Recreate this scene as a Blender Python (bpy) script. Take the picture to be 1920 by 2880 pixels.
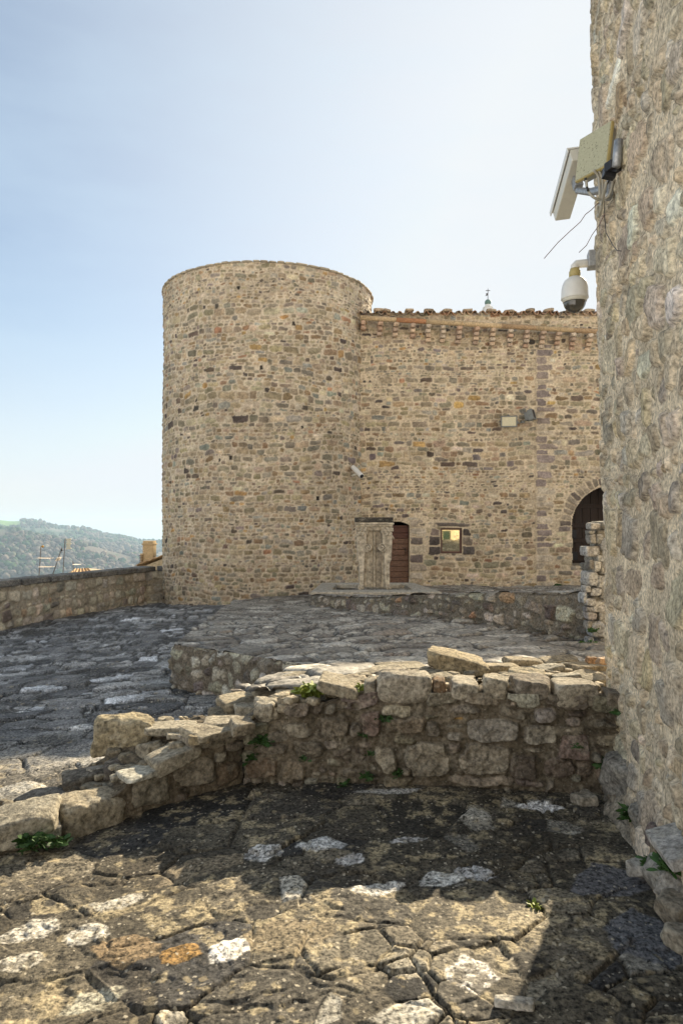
import bpy, math, random
import numpy as np
from mathutils import Vector, Matrix, Quaternion

# ------------------------------------------------------------------ scene, camera, light
S = bpy.context.scene
for o in list(bpy.data.objects):
    bpy.data.objects.remove(o, do_unlink=True)
COL = S.collection
FPX, HY, CZ = 1900.0, 1470.0, 1.6          # focal length and horizon of the 1920x2880 photograph, eye height

cam = bpy.data.cameras.new('camera')
cam.sensor_fit = 'AUTO'
cam.sensor_width = 36.0
cam.lens = FPX / 2880 * 36.0
cam.shift_y = (HY - 1440) / 2880
cam.clip_start = 0.05
cam.clip_end = 20000
cam_o = bpy.data.objects.new('camera', cam)
COL.objects.link(cam_o)
cam_o.location = (0, 0, CZ)
cam_o.rotation_euler = (math.radians(90), 0, 0)
S.camera = cam_o

SUN_AZ, SUN_EL = math.radians(27.8), math.radians(26.0)
w = bpy.data.worlds.new('World')
S.world = w
w.use_nodes = True
nt = w.node_tree
nt.nodes.clear()
sky = nt.nodes.new('ShaderNodeTexSky')
sky.sky_type = 'NISHITA'
sky.sun_disc = False
sky.sun_elevation = SUN_EL
sky.sun_rotation = SUN_AZ
sky.altitude = 400
sky.air_density = 1.0
sky.dust_density = 0.9
sky.ozone_density = 1.0
hs = nt.nodes.new('ShaderNodeHueSaturation')
hs.inputs['Saturation'].default_value = 0.88
# thin veil of high cloud: pale streaks mixed into the sky
tc = nt.nodes.new('ShaderNodeTexCoord')
mp = nt.nodes.new('ShaderNodeMapping')
mp.inputs['Scale'].default_value = (1.2, 1.2, 4.5)
mp.inputs['Rotation'].default_value = (0.25, 0.3, 0.4)
cn = nt.nodes.new('ShaderNodeTexNoise')
cn.inputs['Scale'].default_value = 1.6
cn.inputs['Detail'].default_value = 6
cn.inputs['Roughness'].default_value = 0.55
cr = nt.nodes.new('ShaderNodeMapRange')
cr.inputs['From Min'].default_value = 0.45
cr.inputs['From Max'].default_value = 0.8
cr.inputs['To Min'].default_value = 0.26
cr.inputs['To Max'].default_value = 0.60
mx = nt.nodes.new('ShaderNodeMix')
mx.data_type = 'RGBA'
mx.inputs['B'].default_value = (4.8, 6.0, 6.9, 1)
bg = nt.nodes.new('ShaderNodeBackground')
bg.inputs['Strength'].default_value = 0.062
wo = nt.nodes.new('ShaderNodeOutputWorld')
L = nt.links.new
L(sky.outputs[0], hs.inputs['Color'])
L(tc.outputs['Generated'], mp.inputs[0])
L(mp.outputs[0], cn.inputs['Vector'])
L(cn.outputs['Fac'], cr.inputs['Value'])
lim = nt.nodes.new('ShaderNodeMix')
lim.data_type = 'RGBA'
lim.blend_type = 'DARKEN'
lim.inputs['Factor'].default_value = 1
lim.inputs['B'].default_value = (6.8, 6.8, 6.9, 1)
dt = nt.nodes.new('ShaderNodeVectorMath')
dt.operation = 'DOT_PRODUCT'
dt.inputs[1].default_value = (math.sin(SUN_AZ) * math.cos(SUN_EL), math.cos(SUN_AZ) * math.cos(SUN_EL), math.sin(SUN_EL))
gl = nt.nodes.new('ShaderNodeMapRange')
gl.inputs['From Min'].default_value = 0.62
gl.inputs['From Max'].default_value = 1.0
gp = nt.nodes.new('ShaderNodeMath')
gp.operation = 'POWER'
gp.inputs[1].default_value = 1.55
mg = nt.nodes.new('ShaderNodeMix')
mg.data_type = 'RGBA'
mg.inputs['B'].default_value = (6.4, 6.35, 6.3, 1)
L(tc.outputs['Generated'], dt.inputs[0])
L(dt.outputs['Value'], gl.inputs['Value'])
L(gl.outputs[0], gp.inputs[0])
L(gp.outputs[0], mg.inputs['Factor'])
L(hs.outputs[0], lim.inputs['A'])
L(lim.outputs['Result'], mg.inputs['A'])
L(cr.outputs[0], mx.inputs['Factor'])
L(mg.outputs['Result'], mx.inputs['A'])
# pale veil low over the horizon, and an added bright band, unseen behind the camera, that fills shaded walls
sp = nt.nodes.new('ShaderNodeSeparateXYZ')
hz = nt.nodes.new('ShaderNodeMapRange')
hz.interpolation_type = 'SMOOTHSTEP'
hz.inputs['From Min'].default_value = 0.30
hz.inputs['From Max'].default_value = -0.02
hz.inputs['To Max'].default_value = 0.75
m2 = nt.nodes.new('ShaderNodeMix')
m2.data_type = 'RGBA'
m2.inputs['B'].default_value = (5.8, 6.1, 6.3, 1)
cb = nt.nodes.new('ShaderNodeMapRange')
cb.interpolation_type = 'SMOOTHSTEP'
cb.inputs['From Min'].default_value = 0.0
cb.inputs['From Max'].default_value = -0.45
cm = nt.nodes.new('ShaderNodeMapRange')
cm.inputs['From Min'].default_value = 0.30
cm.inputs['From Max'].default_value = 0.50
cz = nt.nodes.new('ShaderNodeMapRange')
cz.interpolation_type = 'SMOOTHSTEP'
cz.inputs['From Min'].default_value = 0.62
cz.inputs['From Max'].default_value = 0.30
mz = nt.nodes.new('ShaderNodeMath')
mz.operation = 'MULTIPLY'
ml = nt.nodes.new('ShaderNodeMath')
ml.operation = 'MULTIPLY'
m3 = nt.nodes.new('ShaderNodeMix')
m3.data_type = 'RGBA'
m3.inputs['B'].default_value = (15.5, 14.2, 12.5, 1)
L(tc.outputs['Generated'], sp.inputs[0])
L(sp.outputs['Z'], hz.inputs['Value'])
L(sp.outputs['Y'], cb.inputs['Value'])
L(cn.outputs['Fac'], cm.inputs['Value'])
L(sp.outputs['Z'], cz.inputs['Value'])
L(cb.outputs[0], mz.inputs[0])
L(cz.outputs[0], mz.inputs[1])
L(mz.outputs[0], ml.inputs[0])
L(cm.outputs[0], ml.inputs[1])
L(mx.outputs['Result'], m2.inputs['A'])
L(hz.outputs[0], m2.inputs['Factor'])
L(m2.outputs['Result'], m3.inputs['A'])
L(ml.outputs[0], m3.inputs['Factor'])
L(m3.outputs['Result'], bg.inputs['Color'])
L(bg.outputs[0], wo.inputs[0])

sun = bpy.data.lights.new('sun', 'SUN')
sun.energy = 5.0
sun.angle = math.radians(0.53)
sun.color = (1.0, 0.85, 0.615)
sun_o = bpy.data.objects.new('sun', sun)
COL.objects.link(sun_o)
SV = Vector((math.sin(SUN_AZ) * math.cos(SUN_EL), math.cos(SUN_AZ) * math.cos(SUN_EL), math.sin(SUN_EL)))
sun_o.rotation_euler = SV.to_track_quat('Z', 'Y').to_euler()
sun_o.location = (30, 60, 60)

S.view_settings.view_transform = 'Standard'
S.view_settings.look = 'None'
S.view_settings.gamma = 1
S.view_settings.exposure = 1.25
S.render.engine = 'CYCLES'
S.cycles.use_denoising = True
S.cycles.max_bounces = 6
S.cycles.diffuse_bounces = 4
S.cycles.volume_bounces = 0

# ------------------------------------------------------------------ numeric helpers
def P(x, y, d):
    return np.array(((x - 960) / FPX * d, d, CZ - (y - HY) / FPX * d))

def Pz(x, y, z):                           # the point of height z seen at a photo pixel
    d = (CZ - z) * FPX / (y - HY)
    return P(x, y, d)

def sst(a, b, x):
    t = np.clip((x - a) / (b - a), 0, 1)
    return t * t * (3 - 2 * t)

def _h(ix, iy, iz, seed):
    n = (ix.astype(np.uint32) * np.uint32(374761393) + iy.astype(np.uint32) * np.uint32(668265263)
         + iz.astype(np.uint32) * np.uint32(2147483647 - 98765) + np.uint32((seed * 974711 + 12345) & 0xffffffff))
    n = (n ^ (n >> np.uint32(13))) * np.uint32(1274126177)
    n = (n ^ (n >> np.uint32(16))) * np.uint32(2246822519)
    n = n ^ (n >> np.uint32(15))
    return n.astype(np.float64) / 4294967295.0

_Z0 = np.zeros(1, dtype=np.int64)

def noise2(x, y, seed=0):
    xf = np.floor(x); yf = np.floor(y)
    ix = xf.astype(np.int64); iy = yf.astype(np.int64)
    fx = x - xf; fy = y - yf
    fx = fx * fx * (3 - 2 * fx); fy = fy * fy * (3 - 2 * fy)
    a = _h(ix, iy, _Z0, seed); b = _h(ix + 1, iy, _Z0, seed)
    c = _h(ix, iy + 1, _Z0, seed); d = _h(ix + 1, iy + 1, _Z0, seed)
    return (a + (b - a) * fx + (c - a) * fy + (a - b - c + d) * fx * fy) * 2 - 1

def fbm2(x, y, seed=0, oct=4, gain=0.5):
    r = 0; a = 1.0; t = 0
    for k in range(oct):
        r = r + a * noise2(x * 2 ** k + 17.3 * k, y * 2 ** k - 9.1 * k, seed + k); t += a; a *= gain
    return r / t * 1.5

def noise3(p, seed=0):
    f = np.floor(p); i = f.astype(np.int64); t = p - f; t = t * t * (3 - 2 * t)
    r = 0
    for dx in (0, 1):
        for dy in (0, 1):
            for dz in (0, 1):
                wgt = (t[:, 0] if dx else 1 - t[:, 0]) * (t[:, 1] if dy else 1 - t[:, 1]) * (t[:, 2] if dz else 1 - t[:, 2])
                r = r + wgt * _h(i[:, 0] + dx, i[:, 1] + dy, i[:, 2] + dz, seed)
    return r * 2 - 1

def fbm3(p, seed=0, oct=4, gain=0.5):
    r = 0; a = 1.0; t = 0
    for k in range(oct):
        r = r + a * noise3(p * 2 ** k + 7.7 * k, seed + k); t += a; a *= gain
    return r / t * 1.5

def tps(pts):
    pts = np.array(pts, float)
    X = pts[:, :2]; n = len(X)
    def U(r2): return np.where(r2 > 1e-12, r2 * np.log(np.maximum(r2, 1e-12)), 0)
    K = U(((X[:, None] - X[None]) ** 2).sum(-1)) + np.eye(n) * 0.3
    Pm = np.c_[np.ones(n), X]
    A = np.block([[K, Pm], [Pm.T, np.zeros((3, 3))]])
    c = np.linalg.solve(A, np.r_[pts[:, 2], 0, 0, 0])
    def f(x, y):
        x = np.asarray(x, float); y = np.asarray(y, float)
        r = c[n] + c[n + 1] * x + c[n + 2] * y
        for k in range(n):
            r = r + c[k] * U((x - X[k, 0]) ** 2 + (y - X[k, 1]) ** 2)
        return r
    return f

# ------------------------------------------------------------------ object helpers
def tag(o, label=None, cat=None, group=None, kind=None):
    if label: o['label'] = label
    if cat: o['category'] = cat
    if group: o['group'] = group
    if kind: o['kind'] = kind
    return o

def empty(name, loc=(0, 0, 0), label=None, cat=None, group=None):
    o = bpy.data.objects.new(name, None)
    o.empty_display_size = 0.1
    COL.objects.link(o)
    o.location = loc
    return tag(o, label, cat, group)

def origin_of(parent):
    v = Vector((0, 0, 0))
    while parent is not None:
        v = v + parent.location
        parent = parent.parent
    return v

def link(name, me, mat, parent=None, origin=(0, 0, 0)):
    o = bpy.data.objects.new(name, me)
    COL.objects.link(o)
    if mat is not None: me.materials.append(mat)
    if parent is not None:
        o.parent = parent
        o.location = Vector(origin) - origin_of(parent)
    else:
        o.location = origin
    return o

def npmesh(name, V, faces, mat, parent=None, col=None, smooth=True, origin=(0, 0, 0)):
    """V (n,3) in world coordinates, faces a list of (m,k) index arrays."""
    V = np.asarray(V, float).reshape(-1, 3) - np.array(origin, float)
    me = bpy.data.meshes.new(name)
    me.vertices.add(len(V))
    me.vertices.foreach_set('co', V.astype(np.float32).ravel())
    li = np.concatenate([f.ravel() for f in faces]).astype(np.int32)
    tot = np.concatenate([np.full(len(f), f.shape[1]) for f in faces]).astype(np.int32)
    st = np.r_[0, np.cumsum(tot)[:-1]].astype(np.int32)
    me.loops.add(len(li)); me.loops.foreach_set('vertex_index', li)
    me.polygons.add(len(tot))
    me.polygons.foreach_set('loop_start', st)
    me.polygons.foreach_set('loop_total', tot)
    me.update(calc_edges=True)
    me.validate()
    if smooth:
        me.polygons.foreach_set('use_smooth', np.ones(len(me.polygons), dtype=bool))
    if col is not None:
        c = np.ones((len(V), 4), np.float32); c[:, :3] = np.asarray(col).reshape(-1, 3)
        a = me.attributes.new('col', 'FLOAT_COLOR', 'POINT')
        a.data.foreach_set('color', c.ravel())
    return link(name, me, mat, parent, origin)

def gridfaces(nv, nu, mask=None, flip=False):
    i = np.arange(nv * nu).reshape(nv, nu)
    q = np.stack([i[:-1, :-1], i[:-1, 1:], i[1:, 1:], i[1:, :-1]], -1).reshape(-1, 4)
    if flip: q = q[:, ::-1]
    if mask is not None: q = q[mask.ravel()]
    return q

class MB:
    """collects boxes, tubes and turned shapes for one mesh"""
    def __init__(s): s.v = []; s.f = []
    def add(s, v, f):
        n = len(s.v); s.v += [tuple(x) for x in v]; s.f += [tuple(i + n for i in q) for q in f]; return s
    def box(s, c, d, R=None):
        c = Vector(c); v = []
        for z in (-.5, .5):
            for x, y in ((-.5, -.5), (.5, -.5), (.5, .5), (-.5, .5)):
                p = Vector((x * d[0], y * d[1], z * d[2]))
                if R is not None: p = R @ p
                v.append(c + p)
        return s.add(v, [(3, 2, 1, 0), (4, 5, 6, 7), (0, 1, 5, 4), (1, 2, 6, 5), (2, 3, 7, 6), (3, 0, 4, 7)])
    def hexa(s, bot, top):                 # eight corners: four below, four above
        return s.add(list(bot) + list(top), [(3, 2, 1, 0), (4, 5, 6, 7), (0, 1, 5, 4), (1, 2, 6, 5), (2, 3, 7, 6), (3, 0, 4, 7)])
    def tube(s, pts, r, n=8, r1=None, cap=True):
        pts = [Vector(p) for p in pts]; m = len(pts); v = []
        up = None
        for k, p in enumerate(pts):
            t = (pts[min(k + 1, m - 1)] - pts[max(k - 1, 0)]).normalized()
            if up is None:
                up = Vector((0, 0, 1)) if abs(t.z) < .9 else Vector((1, 0, 0))
            a = t.cross(up).normalized(); b = a.cross(t).normalized(); up = b
            rr = r if r1 is None else r + (r1 - r) * k / (m - 1)
            for j in range(n):
                g = 2 * math.pi * j / n
                v.append(p + a * math.cos(g) * rr + b * math.sin(g) * rr)
        f = []
        for k in range(m - 1):
            for j in range(n):
                f.append((k * n + j, k * n + (j + 1) % n, (k + 1) * n + (j + 1) % n, (k + 1) * n + j))
        if cap:
            f.append(tuple(range(n))[::-1]); f.append(tuple((m - 1) * n + j for j in range(n)))
        return s.add(v, f)
    def lathe(s, prof, c, n=24):
        c = Vector(c); v = []; f = []
        for r, z in prof:
            for j in range(n):
                g = 2 * math.pi * j / n
                v.append(c + Vector((r * math.cos(g), r * math.sin(g), z)))
        for k in range(len(prof) - 1):
            for j in range(n):
                f.append((k * n + j, k * n + (j + 1) % n, (k + 1) * n + (j + 1) % n, (k + 1) * n + j))
        f.append(tuple(range(n))[::-1]); f.append(tuple((len(prof) - 1) * n + j for j in range(n)))
        return s.add(v, f)
    def prism(s, pts, y0, y1):             # outline in x,z pushed from y0 to y1
        n = len(pts)
        v = [(x, y0, z) for x, z in pts] + [(x, y1, z) for x, z in pts]
        f = [tuple(range(n)), tuple(range(n, 2 * n))[::-1]] + [(j, n + j, n + (j + 1) % n, (j + 1) % n) for j in range(n)]
        return s.add(v, f)
    def build(s, name, mat, parent=None, origin=(0, 0, 0), smooth=False, bevel=0, seg=2):
        me = bpy.data.meshes.new(name)
        o3 = Vector(origin)
        me.from_pydata([Vector(v) - o3 for v in s.v], [], s.f)
        me.update()
        if smooth:
            for p in me.polygons: p.use_smooth = True
        o = link(name, me, mat, parent, origin)
        if bevel:
            b = o.modifiers.new('bevel', 'BEVEL'); b.width = bevel; b.segments = seg; b.limit_method = 'ANGLE'
        return o

# ------------------------------------------------------------------ materials
def nd(t, typ, **kw):
    n = t.nodes.new(typ)
    for k, v in kw.items():
        if k in n.inputs: n.inputs[k].default_value = v
        else: setattr(n, k, v)
    return n

def mat_stone(name, fine=45, var=.35, bscale=60, bdist=.006, bstr=.6, rough=.93, lichen=None, color=None, spec=.25):
    m = bpy.data.materials.new(name); m.use_nodes = True
    t = m.node_tree; b = t.nodes['Principled BSDF']; K = t.links.new
    b.inputs['Roughness'].default_value = rough
    b.inputs['Specular IOR Level'].default_value = spec
    co = nd(t, 'ShaderNodeTexCoord')
    if color is None:
        src = nd(t, 'ShaderNodeAttribute', attribute_name='col').outputs['Color']
    else:
        r = nd(t, 'ShaderNodeRGB'); r.outputs[0].default_value = (*color, 1); src = r.outputs[0]
    n1 = nd(t, 'ShaderNodeTexNoise', Scale=fine, Detail=6.0, Roughness=.65)
    K(co.outputs['Object'], n1.inputs['Vector'])
    mr = nd(t, 'ShaderNodeMapRange'); mr.inputs['From Min'].default_value = .34; mr.inputs['From Max'].default_value = .66
    mr.inputs['To Min'].default_value = 1 - var; mr.inputs['To Max'].default_value = 1 + var
    K(n1.outputs['Fac'], mr.inputs['Value'])
    mu = nd(t, 'ShaderNodeMix', data_type='RGBA', blend_type='MULTIPLY'); mu.inputs['Factor'].default_value = 1
    K(src, mu.inputs['A']); K(mr.outputs[0], mu.inputs['B'])
    out = mu.outputs['Result']
    if lichen:
        for sc, thr, colr, amt, sd in lichen:
            wv = nd(t, 'ShaderNodeTexNoise', Scale=sc * .8, Detail=3.0)
            K(co.outputs['Object'], wv.inputs['Vector'])
            va = nd(t, 'ShaderNodeMix', data_type='RGBA', blend_type='LINEAR_LIGHT'); va.inputs['Factor'].default_value = .6 / sc
            K(co.outputs['Object'], va.inputs['A']); K(wv.outputs['Color'], va.inputs['B'])
            mpn = nd(t, 'ShaderNodeMapping'); mpn.inputs['Location'].default_value = (sd, sd * .7, sd * .3)
            K(va.outputs['Result'], mpn.inputs[0])
            vo = nd(t, 'ShaderNodeTexVoronoi', Scale=sc)
            K(mpn.outputs[0], vo.inputs['Vector'])
            sx = nd(t, 'ShaderNodeSeparateColor'); K(vo.outputs['Color'], sx.inputs[0])
            ml = nd(t, 'ShaderNodeMath', operation='MULTIPLY'); ml.inputs[1].default_value = thr
            pw = nd(t, 'ShaderNodeMath', operation='POWER'); pw.inputs[1].default_value = 2.5
            K(sx.outputs[0], pw.inputs[0]); K(pw.outputs[0], ml.inputs[0])
            lt = nd(t, 'ShaderNodeMapRange')
            sb = nd(t, 'ShaderNodeMath', operation='SUBTRACT'); K(ml.outputs[0], sb.inputs[0]); K(vo.outputs['Distance'], sb.inputs[1])
            lt.inputs['From Min'].default_value = 0; lt.inputs['From Max'].default_value = .12
            lt.inputs['To Max'].default_value = amt
            K(sb.outputs[0], lt.inputs['Value'])
            lm = nd(t, 'ShaderNodeMix', data_type='RGBA'); lm.inputs['B'].default_value = (*colr, 1)
            K(lt.outputs[0], lm.inputs['Factor']); K(out, lm.inputs['A'])
            out = lm.outputs['Result']
    K(out, b.inputs['Base Color'])
    n2 = nd(t, 'ShaderNodeTexNoise', Scale=bscale, Detail=6.0, Roughness=.7)
    K(co.outputs['Object'], n2.inputs['Vector'])
    bp = nd(t, 'ShaderNodeBump', Strength=bstr, Distance=bdist)
    K(n2.outputs['Fac'], bp.inputs['Height']); K(bp.outputs[0], b.inputs['Normal'])
    return m

def mat_flat(name, color, rough=.6, metal=0, var=.12, scale=25, spec=.4, bump=0, stretch=None):
    m = bpy.data.materials.new(name); m.use_nodes = True
    t = m.node_tree; b = t.nodes['Principled BSDF']; K = t.links.new
    b.inputs['Roughness'].default_value = rough
    b.inputs['Metallic'].default_value = metal
    b.inputs['Specular IOR Level'].default_value = spec
    co = nd(t, 'ShaderNodeTexCoord')
    n1 = nd(t, 'ShaderNodeTexNoise', Scale=scale, Detail=5.0, Roughness=.65)
    vec = co.outputs['Object']
    if stretch:
        mm = nd(t, 'ShaderNodeMapping'); mm.inputs['Scale'].default_value = stretch
        K(vec, mm.inputs[0]); vec = mm.outputs[0]
    K(vec, n1.inputs['Vector'])
    mr = nd(t, 'ShaderNodeMapRange'); mr.inputs['From Min'].default_value = .25; mr.inputs['From Max'].default_value = .75
    mr.inputs['To Min'].default_value = 1 - var; mr.inputs['To Max'].default_value = 1 + var
    K(n1.outputs['Fac'], mr.inputs['Value'])
    mu = nd(t, 'ShaderNodeMix', data_type='RGBA', blend_type='MULTIPLY'); mu.inputs['Factor'].default_value = 1
    mu.inputs['A'].default_value = (*color, 1)
    K(mr.outputs[0], mu.inputs['B']); K(mu.outputs['Result'], b.inputs['Base Color'])
    if bump:
        bp = nd(t, 'ShaderNodeBump', Strength=.6, Distance=bump)
        K(n1.outputs['Fac'], bp.inputs['Height']); K(bp.outputs[0], b.inputs['Normal'])
    return m

M_FAR = mat_stone('rubble masonry', fine=20, var=.28, bscale=28, bdist=.012, bstr=.7)
M_NEAR = mat_stone('pointed rubble masonry', fine=48, var=.55, bscale=55, bdist=.01, bstr=.8)
M_ROCK = mat_stone('weathered limestone', fine=42, var=.55, bscale=55, bdist=.018, bstr=1.0,
                   lichen=[(70, .42, (.38, .35, .28), .45, 3.1), (38, .34, (.05, .042, .032), .5, 7.7)])
M_FLOOR = mat_stone('old flagstones', fine=58, var=.95, bscale=80, bdist=.006, bstr=1.0, rough=.8,
                    lichen=[(17, .42, (.44, .36, .22), .4, 1.3), (44, .42, (.56, .50, .39), .65, 5.9),
                            (75, .5, (.025, .022, .018), .6, 9.4)])
M_PAVE = mat_stone('old paving', fine=26, var=.7, bscale=24, bdist=.010, bstr=.8, rough=.62, spec=.5)

# ------------------------------------------------------------------ masonry pattern (surface pattern of one wall)
class Masonry:
    def __init__(s, seed, u0, u1, v0, v1, h=(.1, .2), asp=(.9, 2.3), pal=None, expl=(), excl=(), small=.2):
        g = np.random.default_rng(seed)
        st = []; vb = []
        v = v0 - .4
        row = 0
        while v < v1 + .4:
            hh = g.uniform(*h)
            if g.random() < small: hh *= .6
            elif g.random() < .12: hh *= 1.35
            hh *= .86 + .26 * float(_h(np.array([int(v * 1.15 + 40)]), np.array([seed]), np.array([3]), 5)[0])
            vb.append(v)
            u = u0 - .6 - g.random() * .3
            while u < u1 + .6:
                wd = min(hh * math.exp(g.uniform(math.log(asp[0]), math.log(asp[1]))), .5)
                cu, cv = u + wd / 2, v + hh / 2 + g.normal() * .11 * hh
                u += wd
                ok = True
                for (a, b, c, d) in excl:
                    if a < cu < b and c < cv < d: ok = False
                for e in expl:
                    if abs(cu - e[0]) < e[2] * .5 + wd * .12 and abs(cv - e[1]) < e[3] * .5 + hh * .12: ok = False
                if not ok: continue
                st.append((row, cu, cv, wd / 2 * g.uniform(.90, 1.12), hh / 2 * g.uniform(.80, 1.26), g.uniform(2.4, 6.0), g.normal() * .07))
            v += hh; row += 1
        s.vb = np.array(vb)
        st.sort(key=lambda q: (q[0], q[1]))
        s.row = np.array([q[0] for q in st]); a = np.array([q[1:] for q in st])
        s.key = s.row * 1e4 + a[:, 0]
        s.n = len(a)
        ex = np.array([(e[0], e[1], e[2] / 2, e[3] / 2, e[5] if len(e) > 5 and e[5] else 5.0, e[4] if len(e) > 4 else 0) for e in expl]).reshape(-1, 6)
        s.a = np.vstack([a, ex])
        n = len(s.a)
        wts = np.array([p[0] for p in pal]); cs = np.array([p[1] for p in pal])
        k = g.choice(len(pal), n, p=wts / wts.sum())
        s.col = cs[k] * (1 + g.normal(size=(n, 1)) * .14).clip(.6, 1.5) * (1 + g.normal(size=(n, 3)) * .03)
        for j, e in enumerate(expl):
            if len(e) > 6 and e[6] is not None:
                s.col[s.n + j] = np.array(e[6]) * g.uniform(.85, 1.15)
        s.rnd = g.random(n); s.tilt = g.normal(size=(n, 2))

    def __call__(s, U, V, seed=0, warp=.014, wf=7.0, wave=.05):
        Uw = U + warp * fbm2(U * wf, V * wf, seed + 1, 3)
        Vw = V + warp * fbm2(U * wf + 50, V * wf, seed + 2, 3)
        Vr = Vw + wave * noise2(U * .55, V * .8, seed + 3) + wave * .4 * noise2(U * 1.9, V * 1.2, seed + 4)
        m1 = np.full(U.shape, 9.0); m2 = np.full(U.shape, 9.0); sid = np.zeros(U.shape, int)
        def test(j, ok, vv):
            nonlocal m1, m2, sid
            A = s.a[j]
            du = Uw - A[..., 0]; dv = vv - A[..., 1]
            c, n = np.cos(A[..., 5]), np.sin(A[..., 5])
            du, dv = du * c + dv * n, dv * c - du * n
            p = A[..., 4]
            with np.errstate(all='ignore'):
                m = (np.minimum(np.abs(du / A[..., 2]), 9) ** p + np.minimum(np.abs(dv / A[..., 3]), 9) ** p) ** (1 / p)
            m = np.where(ok, m, 9.0)
            b = m < m1
            m2 = np.where(b, m1, np.minimum(m2, m))
            sid = np.where(b, j, sid)
            m1 = np.where(b, m, m1)
        r = np.searchsorted(s.vb, Vr) - 1
        for dr in (-1, 0, 1):
            rr = np.clip(r + dr, 0, len(s.vb) - 1)
            k = np.searchsorted(s.key, rr * 1e4 + Uw)
            for dk in (-2, -1, 0, 1):
                j = np.clip(k + dk, 0, s.n - 1)
                test(j, s.row[j] == rr, Vr)
        for j in range(s.n, len(s.a)):
            q = np.full(U.shape, j)
            test(q, np.ones(U.shape, bool), Vw)
        sc = np.minimum(s.a[sid][..., 2], s.a[sid][..., 3])
        e = np.minimum((m2 - m1) * .5, 1.03 - m1) * sc
        A = s.a[sid]
        return e, sid, (Uw - A[..., 0]) / A[..., 2], (Vw - A[..., 1]) / A[..., 3]

def stonework(ms, U, V, seed, mortar, gap=.022, relief=.02, bevel=.03, rough=.006, lump=.004, edge=.012, warp=.014, wave=.05, tilt=.004, mvar=.18, gapn=.8):
    e, sid, lu, lv = ms(U, V, seed, warp=warp, wave=wave)
    e = e + gap * .5 * gapn * fbm2(U * 9, V * 9, seed + 8, 2)
    stonework.e = e
    g = gap * .5
    k = sst(g - edge * .5, g + edge * .5, e)
    rel = relief * (.45 + 1.0 * ms.rnd[sid])
    H = rel * sst(g - edge * .4, g + bevel, e) + k * tilt * (ms.tilt[sid][..., 0] * lu + ms.tilt[sid][..., 1] * lv)
    H = H + k * rough * fbm2(U * 16, V * 16, seed + 11, 3) + (1 - k) * lump * fbm2(U * 12, V * 12, seed + 13, 3)
    n1 = fbm2(U * 10, V * 10, seed + 15, 3); n2 = fbm2(U * 1.1, V * 1.1, seed + 17, 3)
    n4 = fbm2(U * 3.5, V * .45, seed + 21, 3)
    n2 = n2 + .6 * n4
    sc = ms.col[sid] * (1 + .30 * n1 + .14 * n2)[..., None]
    mc = np.array(mortar) * (1 + mvar * fbm2(U * 5, V * 5, seed + 19, 4) + .10 * n2)[..., None]
    C = mc + (sc - mc) * k[..., None]
    return H, np.clip(C, .012, .9), k

PAL_FAR = [(20, (.345, .275, .180)), (20, (.295, .238, .157)), (17, (.25, .21, .145)), (10, (.41, .335, .235)), (10, (.21, .183, .138)), (7, (.30, .268, .21)),
           (8, (.25, .178, .105)), (3, (.13, .10, .075)), (2, (.085, .068, .058)), (1.6, (.34, .22, .095)), (2, (.19, .158, .14)), (1.2, (.30, .175, .105)), (3, (.24, .24, .20)), (5, (.46, .39, .285))]
PAL_RIGHT = [(22, (.48, .40, .28)), (22, (.43, .365, .265)), (14, (.38, .335, .255)), (10, (.56, .49, .38)), (6, (.31, .275, .23)),
             (2, (.23, .20, .18)), (1, (.34, .225, .135)), (3, (.46, .36, .22)), (7, (.60, .56, .48))]
PAL_LOW = [(20, (.29, .25, .185)), (18, (.25, .215, .165)), (14, (.33, .29, .22)), (10, (.21, .178, .138)), (6, (.36, .325, .26)), (4, (.16, .13, .10)), (2, (.27, .175, .10))]

# ------------------------------------------------------------------ flagstone pattern
def voro(U, V, cell, seed, jit=.42, wvar=.25):
    X = U / cell; Y = V / cell
    ix = np.floor(X).astype(np.int64); iy = np.floor(Y).astype(np.int64)
    best = np.full(U.shape, 1e9); bi = np.zeros(U.shape, np.int64); bj = np.zeros(U.shape, np.int64)
    bx = np.zeros(U.shape); by = np.zeros(U.shape); bw = np.zeros(U.shape)
    cand = []
    for dx in (-2, -1, 0, 1, 2):
        for dy in (-2, -1, 0, 1, 2):
            if abs(dx) == 2 and abs(dy) == 2: continue
            i = ix + dx; j = iy + dy
            sx = i + .5 + jit * (2 * _h(i, j, _Z0, seed) - 1)
            sy = j + .5 + jit * (2 * _h(i, j, _Z0, seed + 1) - 1)
            wt = wvar * _h(i, j, _Z0, seed + 2)
            d = (X - sx) ** 2 + (Y - sy) ** 2 - wt
            cand.append((d, sx, sy))
            m = d < best
            best = np.where(m, d, best); bi = np.where(m, i, bi); bj = np.where(m, j, bj)
            bx = np.where(m, sx, bx); by = np.where(m, sy, by)
    e = np.full(U.shape, 9.0)
    for d, sx, sy in cand:
        L2 = np.hypot(sx - bx, sy - by)
        with np.errstate(all='ignore'):
            q = np.where(L2 > 1e-6, (d - best) / (2 * L2), 9.0)
        e = np.minimum(e, q)
    return e * cell, bi, bj, (X - bx) * cell, (Y - by) * cell

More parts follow.
